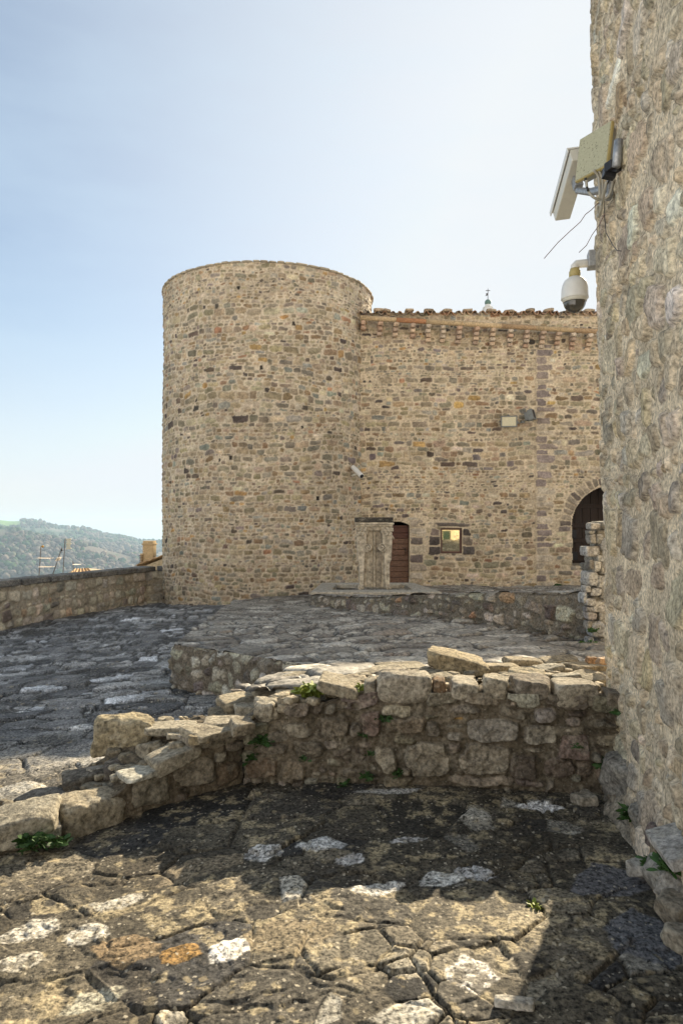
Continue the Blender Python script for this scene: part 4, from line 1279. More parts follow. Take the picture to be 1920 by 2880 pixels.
    wall_stones(R, top1, 680, 1820, .37, WA, WB, .26, .03, 811, PAL_LOW, inward)
    wall_stones(R, top2, 1200, 1820, .37, WA, WB, .28, .03, 812, PAL_LOW, inward)
    # slabs and rubble lying bedded in the top
    g = np.random.default_rng(5)
    top = [(690, 1957, .385, .36, .40, .14, .25, (0.31, 0.262, 0.181)), (775, 1930, .43, .34, .34, .09, .1, (0.31, 0.267, 0.189)), (770, 1965, .47, .25, .26, .13, -.1, (0.327, 0.292, 0.224)), (842, 1933, .50, .34, .20, .09, .05, (0.284, 0.241, 0.163)),
           (870, 1905, .47, .46, .36, .07, -.1, (0.327, 0.284, 0.206)), (960, 1885, .50, .42, .3, .06, .1, (0.344, 0.301, 0.224)), (1060, 1880, .52, .4, .28, .06, 0, (0.327, 0.284, 0.206)), (1130, 1868, .52, .35, .3, .06, .2, (0.31, 0.267, 0.189)),
           (990, 1905, .57, .16, .14, .10, .6, (0.292, 0.241, 0.172)), (1190, 1885, .58, .3, .2, .08, .1, (0.318, 0.267, 0.189)), (1235, 1897, .60, .16, .12, .07, .4, (0.327, 0.284, 0.206)), (1300, 1900, .60, .15, .12, .06, -.3, (0.327, 0.284, 0.215)),
           (1395, 1866, .60, .34, .2, .10, .15, (0.344, 0.284, 0.189)), (1480, 1884, .61, .26, .15, .09, -.2, (0.361, 0.301, 0.198)), (1545, 1870, .61, .2, .14, .09, .2, (0.344, 0.31, 0.241)), (1590, 1895, .60, .2, .13, .08, -.1, (0.344, 0.31, 0.241)), (1640, 1865, .57, .3, .22, .08, .3, (0.327, 0.275, 0.189)),
           (1570, 1850, .55, .3, .2, .06, .1, (0.327, 0.275, 0.189)), (1470, 1850, .55, .3, .22, .06, .1, (0.327, 0.275, 0.189)), (1660, 1895, .585, .22, .2, .06, .1, (0.31, 0.267, 0.189)), (1430, 1900, .595, .2, .14, .05, .5, (0.292, 0.249, 0.181)), (1720, 1905, .52, .3, .35, .08, .2, (0.224, 0.198, 0.155))]
    for px, py, z, a, b, h, rz, c in top:
        q = Pz(px, py, z)
        R.add(rock((q[0], q[1], z - h / 2), (a, b, h), int(g.integers(1e6)), rz=rz, tx=g.normal() * .06, ty=g.normal() * .06, n=10, amp=.10, chip=.86), c, int(g.integers(1e6)))
    for k in range(150):
        q = np.array((g.uniform(-.45, 1.75), g.uniform(4.12, 4.85)))
        z = float(ft(q[0] + .6)) - .045 * (q[1] - 4.1) + g.normal() * .008
        s = g.uniform(.025, .085)
        R.add(rock((q[0], q[1], z), (s * 1.4, s, s * .7), int(g.integers(1e6)), rz=g.uniform(0, 3), n=4, amp=.1), np.array((.34, .29, .21)) * g.uniform(.7, 1.3), int(g.integers(1e6)))
    # broken left end, where the arm joins
    for px, py, z, a, b, h, rz, c in ((640, 2010, .33, .3, .3, .22, .3, (.28, .24, .17)), (700, 1992, .40, .22, .14, .08, .2, (.40, .36, .28)), (600, 2040, .33, .34, .34, .3, .5, (.25, .21, .15))):
        q = Pz(px, py, z)
        R.add(rock((q[0], q[1] + .1, z - h / 2), (a, b, h), int(g.integers(1e6)), rz=rz, n=9), c, int(g.integers(1e6)))
    R.build('masonry', M_ROCK, root)
    # the tilted slab in the top course
    q, d = ray_plane(680 + 745 * .37, 1820 + 350 * .37, WA, WB)
    Rb = Rocks().add(rock((q[0], q[1] + .12, q[2] + .015), (.29, .32, .085), 77, rz=ang, ty=.22, tx=-.02, n=12, amp=.05, wob=.05), (.31, .265, .19), 9)
    Rb.build('tilted_slab', M_ROCK, root)
build_low_wall()

def build_arm():
    root = empty('ruined_wall', (-1.2, 3.8, 0), 'broken low wall stub slanting down to the left with blocks tumbling off its end', 'wall')
    ang = math.atan2(QB[1] - QA[1], QB[0] - QA[0])
    t = np.array((math.cos(ang), math.sin(ang))); rear = np.array((t[1], -t[0]))     # rear = away from the camera
    ext = np.array(QB) + t * 1.3
    pth = Path([QA, tuple(ext)], -1)
    ft = lambda u: np.interp(u, [0, .3, .5, .7, .9, 1.1, 1.4, 1.7, 2.7], [.34, .32, .26, .19, .12, .07, .10, .14, .2])
    R = Rocks()
    R.raw(*core(pth, ft, .5, .02, 300, 45, 70, 851, (.165, .135, .095), ncol=.35))
    # rear face
    u = np.linspace(0, pth.len, 120); pos, nr = pth.at(u)
    b = pos - nr * .5
    V = np.stack([np.c_[b, ft(u) - .03], np.c_[b - nr * .04, np.full(len(u), -.12)]])
    R.raw(V.reshape(-1, 3), gridfaces(2, len(u)), np.tile((.2, .165, .12), (2 * len(u), 1)))
    lst = [(545, 715, 400, 230, (0.31, 0.267, 0.194)), (870, 545, 245, 200, (0.258, 0.228, 0.172)), (1130, 435, 235, 180, (0.284, 0.245, 0.185)), (1280, 350, 60, 55), (1300, 240, 190, 120, (0.318, 0.275, 0.206)),
           (1170, 265, 130, 80), (1420, 190, 90, 110), (1370, 285, 110, 55), (1060, 585, 70, 45), (1060, 385, 60, 30), (1330, 440, 140, 130, (0.172, 0.129, 0.086))]
    wall_stones(R, lst, 0, 1960, .4847, QA, QB, .24, .02, 861, PAL_LOW, rear)
    g = np.random.default_rng(6)
    top = [(1000, 300, .295, .29, .19, .085, .75, (0.344, 0.305, 0.232)), (1000, 158, .36, .32, .2, .055, .1, (0.361, 0.323, 0.249)), (1240, 175, .375, .34, .22, .05, .75, (0.344, 0.301, 0.224)), (1290, 128, .385, .24, .2, .06, .2, (0.361, 0.318, 0.241)),
           (875, 258, .30, .13, .12, .13, .9, (0.344, 0.301, 0.224)), (600, 490, .13, .22, .2, .06, .3, (0.344, 0.31, 0.241)), (430, 478, .12, .07, .08, .10, .2, (0.31, 0.284, 0.249)), (495, 430, .17, .24, .2, .12, .5, (0.112, 0.0989, 0.0817)),
           (250, 570, .10, .24, .26, .10, .9, (0.232, 0.211, 0.181)), (100, 660, .17, .42, .26, .14, .35, (0.344, 0.31, 0.241)), (275, 735, .09, .14, .14, .13, .4, (0.344, 0.318, 0.267)), (410, 555, .10, .14, .1, .07, .8, (0.258, 0.224, 0.155)),
           (520, 580, .10, .08, .07, .05, .2, (0.31, 0.215, 0.103)), (745, 430, .20, .22, .055, .035, .75, (0.361, 0.327, 0.258)), (680, 380, .20, .16, .2, .10, .3, (0.12, 0.103, 0.086)), (590, 400, .18, .18, .06, .04, .9, (0.327, 0.301, 0.258)),
           (940, 190, .34, .05, .05, .04, .2, (0.12, 0.103, 0.103)), (1010, 210, .34, .09, .06, .03, .3, (0.378, 0.344, 0.275)), (960, 120, .34, .1, .1, .05, .3, (0.327, 0.284, 0.206)), (1400, 130, .42, .14, .2, .08, .4, (0.292, 0.249, 0.181)), (1150, 215, .37, .12, .1, .05, .4, (0.327, 0.267, 0.172))]
    for cx, cy, z, a, b, h, rz, c in top:
        q = Pz(cx * .4847, 1960 + cy * .4847, z)
        R.add(rock((q[0], q[1], z - h / 2), (a, b, h), int(g.integers(1e6)), rz=rz, tx=g.normal() * .05, ty=g.normal() * .05, n=10, amp=.08, chip=.88), c, int(g.integers(1e6)))
    for k in range(110):
        s_ = g.uniform(.05, 2.2); bb = g.uniform(.03, .48)
        q = np.array(QA) + t * s_ + rear * bb
        z = float(ft(s_)) + g.normal() * .008
        s = g.uniform(.02, .07)
        R.add(rock((q[0], q[1], z), (s * 1.4, s, s * .7), int(g.integers(1e6)), rz=g.uniform(0, 3), n=4, amp=.1), np.array((.30, .26, .19)) * g.uniform(.5, 1.3), int(g.integers(1e6)))
    R.build('masonry', M_ROCK, root)
    q, d = ray_plane(855 * .4847, 1960 + 455 * .4847, QA, QB)
    Rs = Rocks().add(rock((q[0] + rear[0] * .06, q[1] + rear[1] * .06, q[2]), (.27, .2, .035), 12, rz=ang, tx=.05, n=9, amp=.06), (.46, .44, .37), 4)
    Rs.build('flat_slab', M_ROCK, root)
build_arm()

q = Pz(690 * .4847, 1960 + 215 * .4847, .30)
one_rock('boulder', 'big squarish boulder with yellowish sunlit top perched on the broken low wall', 'boulder', (q[0], q[1] + .1, .275), (.36, .32, .25), (.36, .305, .20), 41, rz=.15, ty=.05, n=16, sharp=13, amp=.10, chip=.84)
q = Pz(1285, 1862, .62)
one_rock('slab_rock', 'long wedge-shaped sunlit slab lying on top of the knee-high wall behind its biggest block', 'rock', (q[0], q[1] + .05, .61), (.40, .30, .12), (.42, .34, .21), 43, rz=-.1, ty=.12, n=14, amp=.10, wob=.16)
q = Pz(1640, 2266, 0)
one_rock('loose_stone', 'small pale loose stone lying on the shaded paving near the tower foot', 'stone', (q[0], q[1], .035), (.125, .10, .075), (.40, .36, .29), 45, rz=.2, n=9)
q = Pz(1445, 2838, 0)
one_rock('loose_stone', 'long white stick-like stone on the paving at the edge of the tower shadow', 'stone', (q[0], q[1], .02), (.13, .035, .03), (.55, .51, .44), 46, rz=-.2, n=8)
# ruined stub beyond the tower corner
def build_stub():
    D0 = 6.7
    root = empty('ruined_pillar', (2.6, D0 + .3, .3), 'ragged upright stub of pale rubble standing just beyond the right tower corner', 'wall')
    R = Rocks()
    lst = [(845, 785, 140, 84, (0.402, 0.379, 0.341)), (810, 940, 82, 122, (0.368, 0.345, 0.307)), (895, 940, 92, 124, (0.28, 0.275, 0.252)), (815, 1090, 195, 128, (0.453, 0.439, 0.416)), (862, 1275, 95, 132, (0.424, 0.41, 0.373)), (790, 1255, 62, 122, (0.263, 0.244, 0.216)),
           (812, 1430, 152, 172, (0.431, 0.421, 0.398)), (737, 1555, 72, 90, (0.393, 0.379, 0.351)), (852, 1592, 145, 92, (0.414, 0.404, 0.381)), (712, 1662, 52, 140, (0.392, 0.397, 0.392)), (790, 1712, 122, 92, (0.411, 0.397, 0.374)), (885, 1765, 155, 140, (0.424, 0.405, 0.377)),
           (780, 1802, 112, 70, (0.349, 0.34, 0.331)), (792, 1882, 122, 92, (0.303, 0.275, 0.256)), (880, 2045, 165, 205, (0.343, 0.347, 0.347)), (772, 2185, 72, 92, (0.307, 0.312, 0.307)), (880, 2245, 112, 82, (0.437, 0.432, 0.423)), (905, 1460, 85, 155, (0.371, 0.362, 0.338)), (900, 1180, 90, 80, (0.298, 0.294, 0.275)), (800, 860, 90, 50, (0.244, 0.234, 0.211)), (770, 1990, 60, 100, (0.254, 0.235, 0.207)), (960, 1600, 120, 160, (0.323, 0.309, 0.277)), (960, 1300, 120, 160, (0.323, 0.309, 0.277)), (960, 1900, 140, 160, (0.323, 0.309, 0.277)), (960, 1000, 120, 160, (0.323, 0.309, 0.277)), (970, 2200, 140, 160, (0.323, 0.309, 0.277))]
    wall_stones(R, lst, 1480, 1300, .2297, (2.0, D0), (3.0, D0), .34, .03, 871, PAL_LOW, (0, 1))
    g = np.random.default_rng(3)
    for k in range(14):                                       # filling between the faces
        z = .42 + k * .088
        xl = np.interp(z, [.4, .7, 1.0, 1.3, 1.6], [2.50, 2.43, 2.47, 2.50, 2.52])
        R.add(rock(((xl + 3.15) / 2 + .05, D0 + .24, z), (3.15 - xl, .40, .11), int(g.integers(1e6)), n=8, amp=.06), np.array((.27, .25, .205)) * g.uniform(.85, 1.1), int(g.integers(1e6)))
    R.build('masonry', M_ROCK, root)
build_stub()

# rubble at the foot of the tower
def build_foot():
    root = empty('rubble_footing', (1.45, 3.2, 0), 'sloping mortared rubble footing at the base of the right tower', 'footing')
    R = Rocks(); g = np.random.default_rng(14)
    # rough mortar apron
    dd = np.linspace(2.0, 4.0, 150); tt = np.linspace(0, 1, 40)
    Dg = np.repeat(dd[:, None], 40, 1); T = np.repeat(tt[None], 150, 0)
    wid = np.interp(dd, [2.0, 2.4, 2.9, 3.3, 3.7, 4.0], [.0, .0, .015, .03, .12, .05])[:, None]
    hgt = np.interp(dd, [2.0, 2.4, 2.9, 3.3, 3.7, 4.0], [.10, .12, .16, .18, .25, .2])[:, None]
    xw = CX - math.tan(AZW) * (CD - Dg) + .01
    n = fbm2(Dg * 5, T * 3, 77, 4); n2 = fbm2(Dg * 18, T * 9, 78, 3)
    X = xw + .06 - (wid + .09) * T + .03 * n * T; Z = hgt * (1 - T ** .9) + .03 * n + .012 * n2 - .03 * T
    R.raw(np.stack([X, Dg, Z], -1).reshape(-1, 3), gridfaces(150, 40), (np.array((.34, .30, .235)) * (1 + .3 * n + .25 * n2)[..., None]).reshape(-1, 3))
    for px, py, d, a, b, h, rz, c in ((1775, 2195, 3.75, .26, .3, .27, .3, (.27, .255, .225)), (1806, 2305, 3.3, .09, .12, .13, .2, (.30, .28, .24)), (1872, 2400, 2.85, .11, .07, .2, .2, (.33, .27, .19)),
                                      (1845, 2350, 2.95, .08, .08, .1, .1, (.24, .19, .17)), (1800, 2440, 3.0, .09, .08, .06, .5, (.36, .34, .31)), (1870, 2470, 2.75, .10, .2, .12, .1, (.34, .32, .28)), (1905, 2500, 2.6, .13, .13, .12, .4, (.44, .41, .36)),
                                      (1915, 2475, 2.6, .08, .08, .08, .4, (.46, .41, .32)), (1905, 2560, 2.5, .12, .14, .10, .2, (.30, .26, .2)), (1740, 2240, 3.75, .1, .1, .12, .2, (.2, .17, .13)), (1915, 2640, 2.35, .1, .1, .08, .3, (.26, .23, .18))):
        R.add(rock(P(px, py, d), (a, b, h), int(g.integers(1e6)), rz=rz, n=11, amp=.09, chip=.84, ty=g.normal() * .1), c, int(g.integers(1e6)))
    R.build('masonry', M_ROCK, root)
build_foot()
q = P(1800, 2158, 3.62)
one_rock('loose_stone', 'small rough stone sitting on the boulder at the foot of the right tower', 'stone', (q[0], q[1], q[2]), (.12, .09, .085), (.42, .37, .28), 49, rz=.4, n=9)
q = P(1752, 1862, 4.25)
for i, (px, py, d, dm, c, lb) in enumerate(((1663, 1857, 4.72, (.075, .06, .05), (.36, .22, .12), 'small reddish stone on the wall top beside the tower corner, left of the other'), (1697, 1859, 4.62, (.09, .07, .045), (.38, .25, .15), 'flat orange-brown stone on the wall top touching the tower corner'))):
    q = P(px, py, d)
    one_rock('loose_stone', lb, 'stone', (q[0], q[1], q[2]), dm, c, 60 + i, n=7, group='small stones by the tower corner')
# leaning slab of dressed stone
def build_slab():
    a = P(1862, 2330, 2.80); b = P(1945, 2425, 2.45)
    t = Vector(b - a); ln = t.length; t.normalize()
    up = Vector((-.35, 0, 1)); side = t.cross(up).normalized(); up = side.cross(t).normalized()
    Rm = Matrix((t, side, up)).transposed()
    c = (Vector(a) + Vector(b)) / 2
    R = Rocks().add(rock(c, (ln, .16, .045), 7, R=Rm, n=10, amp=.03, wob=.02, chip=.98, sharp=22, cuts=2), (.46, .44, .41), 3)
    tag(R.build('stone_slab', M_ROCK, None, tuple(c)), 'straight grey slab of dressed stone leaning on rubble against the tower foot', 'slab')
build_slab()

# ================================================================== fountain
M_CARVE = mat_stone('carved limestone', fine=11, var=.5, bscale=30, bdist=.008, color=(.42, .37, .29))
M_CARVE_D = mat_stone('blackened limestone', fine=22, var=.7, bscale=30, bdist=.012, color=(.15, .13, .105))
def build_fountain():
    fy = 13.9
    def fx(px): return (px - 960) / FPX * fy
    def fz(py): return CZ - (py - HY) / FPX * fy
    root = empty('fountain', (fx(1052), fy, .2), 'old carved stone fountain pillar with scrolls and cornice in a stone basin frame', 'fountain')
    c = fx(1051)
    s = fy / FPX
    # basin frame: four slabs round a sunk floor
    zt, zb = .27, .17
    o = [(-.60, 13.0), (1.93, 13.0), (1.60, 15.0), (-.44, 15.0)]
    i = [(-.20, 13.42), (1.42, 13.42), (1.36, 14.62), (-.10, 14.62)]
    g = np.random.default_rng(2)
    for k in range(4):
        mb = MB(); k2 = (k + 1) % 4
        a, b, e, f = o[k], o[k2], i[k2], i[k]
        mb.hexa([(*a, zb), (*b, zb), (*e, zb), (*f, zb)], [(*a, zt), (*b, zt), (*e, zt), (*f, zt)])
        mb.build('rim_slab', mat_stone('worn rim stone', fine=14, var=.4, bscale=30, bdist=.012, color=tuple(np.array((.40, .365, .30)) * g.uniform(.85, 1.1))), root, (*a, zt), bevel=.02)
    mb = MB(); mb.hexa([(-.2, 13.42, -.1), (1.42, 13.42, -.1), (1.36, 14.62, -.1), (-.1, 14.62, -.1)], [(-.2, 13.42, .12), (1.42, 13.42, .12), (1.36, 14.62, .12), (-.1, 14.62, .12)])
    mb.build('basin_floor', mat_stone('dark basin floor', color=(.12, .11, .09)), root)  # sunk floor in one even dark tone
    # shaft with recessed panels, side piers, brackets
    def X(px): return c + (px - 1051) * s
    mb = MB(); yb = fy + .22
    mb.box((c, fy + .04, (fz(1650) + fz(1478)) / 2), ((1094 - 1012) * s, .36, fz(1478) - fz(1650)))
    # left and right piers: wide above, chamfered to slender below
    for sg in (-1, 1):
        x0 = 1051 + sg * 17; xo = 1051 + sg * 49; xm = 1051 + sg * 42
        top = [(X(x0), fz(1492)), (X(1051 + sg * 22), fz(1505)), (X(1051 + sg * 22), fz(1535)), (X(1051 + sg * 27), fz(1560)), (X(1051 + sg * 30), fz(1650)), (X(1051 + sg * 42), fz(1650)), (X(1051 + sg * 42), fz(1582)), (X(1051 + sg * 47), fz(1572)), (X(xo), fz(1515)), (X(1051 + sg * 46), fz(1490)), (X(1051 + sg * 48), fz(1478)), (X(x0), fz(1478))]
        if sg > 0: top = top[::-1]
        mb.prism(top, fy - .24, fy + .2)
    mb.prism([(X(1034), fz(1492)), (X(1068), fz(1492)), (X(1068), fz(1478)), (X(1034), fz(1478))][::-1], fy - .22, fy + .2)
    # centre rib
    mb.prism([(X(1049.5), fz(1650)), (X(1053.5), fz(1650)), (X(1053), fz(1492)), (X(1050), fz(1492))], fy - .19, fy - .1)
    mb.build('shaft', M_CARVE, root, (c, fy, .2), bevel=.012)
    for sg in (-1, 1):                                       # stained sunk panels either side of the rib
        mb = MB(); mb.box((X(1051 + sg * 12), fy - .142, (fz(1648) + fz(1496)) / 2), (17 * s, .012, fz(1496) - fz(1648)))
        mb.build('sunk_panel', mat_stone('stained limestone', fine=9, var=.6, bscale=30, color=(.36, .315, .245) if sg < 0 else (.27, .235, .185)), root, (X(1051 + sg * 12), fy - .14, fz(1570)))
    # volutes
    for sg, px, py in ((-1, 1034, 1539), (1, 1071, 1538)):
        pts = []
        for k in range(60):
            a = k / 59 * 1.75 * 2 * math.pi; r = (.010 + .078 * (k / 59)) 
            pts.append((X(px) + sg * -r * math.cos(a), fy - .262 - .03 * (1 - k / 59), fz(py) + r * math.sin(a) * 1.05))
        ex = pts[-1]; pts += [(ex[0] + sg * .0, fy - .26, ex[2] + .04), (ex[0] + sg * .03, fy - .25, ex[2] + .075)]
        m2 = MB(); m2.tube(pts, .0125, 8)
        m2.tube([(X(px), fy - .1, fz(py)), (X(px), fy - .235, fz(py))], .078, 20)
        m2.build('volute', M_CARVE, root, (X(px), fy - .25, fz(py)), True, bevel=.01)
    # ears that jut out at the sides, paw foot
    for sg in (-1, 1):
        m3 = MB(); x = 1051 + sg * 50
        m3.tube([(X(x - sg * 4), fy - .1, fz(1508)), (X(x), fy - .12, fz(1507)), (X(x + sg * 3.5), fy - .12, fz(1512)), (X(x + sg * 4), fy - .12, fz(1517))], .022, 8, .01)
        m3.build('leaf_ear', M_CARVE, root, (X(x), fy - .1, fz(1508)), True)
        R = Rocks()
        for k in range(3):
            R.add(rock((X(1051 + sg * (33 + 5 * k)), fy - .26, fz(1649)), (.045, .12, .09), 90 + k, n=5), (.42, .37, .29), k)
        R.build('paw_foot', M_ROCK, root, (X(1051 + sg * 38), fy - .26, fz(1650)))
    # capital leaves under the cornice
    R = Rocks()
    for sg in (-1, 1):
        for k in range(7):
            R.add(rock((X(1051 + sg * (26 + 3.4 * k)), fy - .25, fz(1487 + (k % 3) * 6 + 2)), (.06, .08, .09), 30 + k + 10 * sg, rz=.3 * k, n=5, amp=.12), (.43, .38, .30), k)
    R.build('capital_leaves', M_ROCK, root, (c, fy - .25, fz(1490)))
    mb = MB()
    mb.box((c, fy, fz(1478)), (101 * s, .56, 6 * s)); mb.box((c, fy, fz(1472.5)), (107 * s, .62, 5.5 * s))
    mb.build('cornice_bed', M_CARVE, root, (c, fy, fz(1474)), bevel=.01)
    R = Rocks()
    R.add(rock((c, fy, fz(1462)), (114 * s, .68, 15 * s), 5, n=14, amp=.05, wob=.02, chip=.99, sharp=24, cuts=2), (.06, .054, .046), 6)
    R.build('cornice', M_ROCK, root, (c, fy, fz(1462)))
build_fountain()

# ================================================================== things on the walls
M_GREYP = mat_flat('grey painted metal', (.16, .17, .165), .5, .3, var=.2)
M_CREAM = mat_flat('weathered cream plastic', (.40, .38, .24), .45, var=.12, scale=40)
M_CREAM2 = mat_flat('yellowed plastic edge', (.42, .34, .14), .5, var=.1)
M_WHITE = mat_flat('off-white enamel', (.58, .56, .48), .35, var=.08)
M_WHITE2 = mat_flat('white camera shell', (.66, .65, .61), .35, var=.06)
M_GALV = mat_flat('galvanised steel', (.36, .37, .38), .45, .6, var=.35, scale=60)
M_BLACK = mat_flat('black plastic', (.018, .018, .02), .4)
M_CABLE = mat_flat('grey cable sheath', (.36, .34, .28), .5, var=.15)
M_GLASS = mat_flat('smoked dome', (.05, .045, .035), .04, 0, spec=1.0)

def build_panel():
    A, B = P(1720, 337, 3.62), P(1629, 392, 3.82)
    Cc, Dd = P(1615, 513, 3.80), P(1704.5, 465, 3.60)
    ax = Vector(B - A).normalized(); dn = Vector(Cc - B).normalized()
    n = ax.cross(dn).normalized()
    if n.y > 0: n = -n                                   # faces the camera
    root = empty('panel_antenna', tuple(np.mean([A, B, Cc, Dd], 0)), 'square cream panel antenna with speckled face high on the right tower wall', 'antenna')
    f = [Vector(p) for p in (A, B, Cc, Dd)]
    mb = MB(); mb.hexa([p - n * .022 for p in f], f)
    mb.build('edge_frame', M_CREAM2, root, tuple(f[0]), bevel=.005)
    cc = sum(f, Vector()) / 4
    g = [cc + (p - cc) * .965 for p in f]
    mb = MB(); mb.hexa([p - n * .005 for p in g], [p + n * .004 for p in g])
    mb.build('radome', mat_stone('speckled cream plastic', fine=90, var=.12, bdist=.001, rough=.5, color=(.40, .385, .26), lichen=[(90, .5, (.14, .13, .09), .8, 2.2)]), root, tuple(cc), bevel=.003)
    h = [cc + (p - cc) * .86 for p in f]
    mb = MB(); mb.hexa([p - n * .075 for p in h], [p - n * .023 for p in h])
    mb.build('back_box', mat_flat('grey antenna body', (.30, .30, .26), .5), root, tuple(cc), bevel=.006)  # box body in its own plain grey
    # mast stub and clamp
    mb = MB(); mb.tube([P(1738, 395, 3.38), P(1731, 470, 3.38)], .021, 14)
    mb.build('mast_stub', M_GALV, root, tuple(P(1735, 430, 3.5)), True)
    mb = MB(); c = P(1722, 470, 3.42)
    mb.box(c, (.07, .05, .045), Matrix.Rotation(.4, 3, 'Z')); mb.box(P(1712, 488, 3.44), (.06, .04, .05), Matrix.Rotation(.2, 3, 'Y')); mb.tube([P(1726, 450, 3.4), P(1700, 492, 3.5)], .012); mb.tube([P(1735, 480, 3.37), P(1695, 478, 3.5)], .008)
    mb.build('clamp', M_BLACK, root, tuple(c), bevel=.004)
build_panel()

def build_housing():
    a, b = P(1627, 432, 3.92), P(1577, 604, 4.35)        # rear and front end
    root = empty('security_camera', tuple((a + b) / 2), 'long white housing security camera pointing down and away, behind the cream panel', 'security camera')
    t = Vector(b - a); ln = t.length; t.normalize()
    side = Vector((0.97, .24, 0)); side = (side - t * side.dot(t)).normalized(); up = side.cross(t).normalized()
    if up.z < 0: up = -up
    Rm = Matrix((t, side, up)).transposed(); c = Vector((a + b) / 2)
    w2, h2 = .045, .05
    def prof(sc, x): return [c + t * x + side * (p[0] * sc) + up * (p[1] * sc) for p in ((-.048, -.045), (.048, -.045), (.050, .015), (.040, .040), (-.040, .040), (-.050, .015))]
    mb = MB(); p0 = prof(1, -ln / 2); p1 = prof(1, ln / 2)
    mb.add(p0 + p1, [tuple(range(6))[::-1], tuple(range(6, 12))] + [(k, (k + 1) % 6, 6 + (k + 1) % 6, 6 + k) for k in range(6)])
    mb.build('housing', M_WHITE, root, tuple(c), bevel=.005)
    mb = MB(); mb.box(c + up * .052 + t * .015, (ln + .03, .115, .010), Rm)
    for sg in (-1, 1): mb.box(c + up * .040 + side * (.056 * sg) + t * .015, (ln + .03, .007, .034), Rm)
    mb.build('sun_shield', M_WHITE2, root, tuple(c), bevel=.003)
    mb = MB(); mb.box(c + t * (ln / 2 + .002), (.006, .07, .055), Rm)
    mb.build('front_glass', M_GLASS, root, tuple(c + t * ln / 2))
    mb = MB(); j = P(1622, 515, 4.02); k = P(1622, 536, 4.00)
    mb.box(j, (.05, .05, .075), Rm); mb.tube([k, P(1660, 540, 3.9), P(1714, 528, 3.72)], .019, 10, .026); mb.box(P(1712, 533, 3.74), (.03, .09, .09), Matrix.Rotation(-AZW, 3, 'Z'))
    mb.build('bracket_arm', M_GALV, root, tuple(k), bevel=.004)
    for pts, r, mt in (([(1668, 478), (1682, 500), (1685, 545), (1688, 560)], .007, M_CABLE), ([(1680, 474), (1692, 505), (1692, 548), (1690, 562)], .007, M_CABLE),
                       ([(1648, 506), (1650, 530), (1665, 553), (1690, 562), (1712, 548), (1722, 510)], .007, M_CABLE), ([(1645, 500), (1648, 522), (1652, 536)], .006, M_BLACK), ([(1706, 488), (1712, 505), (1702, 524), (1695, 540)], .004, M_BLACK)):
        mb = MB(); 
        P3 = [Vector(P(x, y, 3.66 + .02 * (i % 2))) for i, (x, y) in enumerate(pts)]
        # smooth the run
        sm = []
        for i in range(len(P3) - 1):
            p0, p1, p2, p3 = P3[max(i - 1, 0)], P3[i], P3[i + 1], P3[min(i + 2, len(P3) - 1)]
            for q in range(5):
                u = q / 5
                sm.append(.5 * ((2 * p1) + (p2 - p0) * u + (2 * p0 - 5 * p1 + 4 * p2 - p3) * u * u + (3 * p1 - p0 - 3 * p2 + p3) * u ** 3))
        sm.append(P3[-1])
        mb.tube(sm, r, 8); mb.build('cable', mt, root, tuple(sm[0]), True)
build_housing()

def build_coil():
    mb = MB(); c = Vector(P(1694, 588, 3.70)); pts = []
    e = Vector((.22, .97, 0))
    for k in range(90):
        a = k / 89 * 2 * math.pi * 3.2; r = .055 + .004 * math.sin(k * 1.7)
        pts.append(c + e * (math.cos(a) * r * 1.1) + Vector((-.012 - .010 * (k / 89), 0, math.sin(a) * r * .55)))
    pts += [c + e * -.1 + Vector((-.02, 0, -.02)), c + e * -.22 + Vector((-.028, 0, -.012)), c + e * -.3 + Vector((-.03, 0, .0))]
    mb.tube(pts, .0065, 7)
    o = mb.build('cable_coil', M_CABLE, None, tuple(c), True)
    tag(o, 'coil of grey cable tied to the tower wall under the camera bracket', 'cable')
    def wire(name, label, pts, r, mat):
        mb = MB(); mb.tube([P(*p) for p in pts], r, 6)
        tag(mb.build(name, mat, None, tuple(P(*pts[0])), True), label, 'wire')
    M_W = mat_flat('brown bare wire', (.16, .09, .075), .6)
    wire('loose_wire', 'long stiff wire sticking out left from the tower into the white sky', [(1690, 562, 3.66), (1662, 590, 3.75), (1645, 603, 3.85), (1631, 624, 3.9), (1602, 650, 3.95), (1568, 682, 4.0), (1529, 727, 4.05)], .0022, M_W)
    wire('loose_wire', 'short stiff wire end jutting from the tower edge above the dome camera', [(1700, 600, 3.62), (1684, 632, 3.75), (1664, 660, 3.9), (1648, 690, 3.95), (1627, 710, 4.0)], .0022, M_W)
    wire('hanging_wire', 'thin dark wire hanging down the tower stones beside the dome camera bracket', [(1699, 565, 3.66), (1699, 610, 3.66), (1703, 655, 3.60), (1722, 690, 3.44), (1734, 705, 3.36), (1746, 706, 3.28)], .0022, M_BLACK)
build_coil()

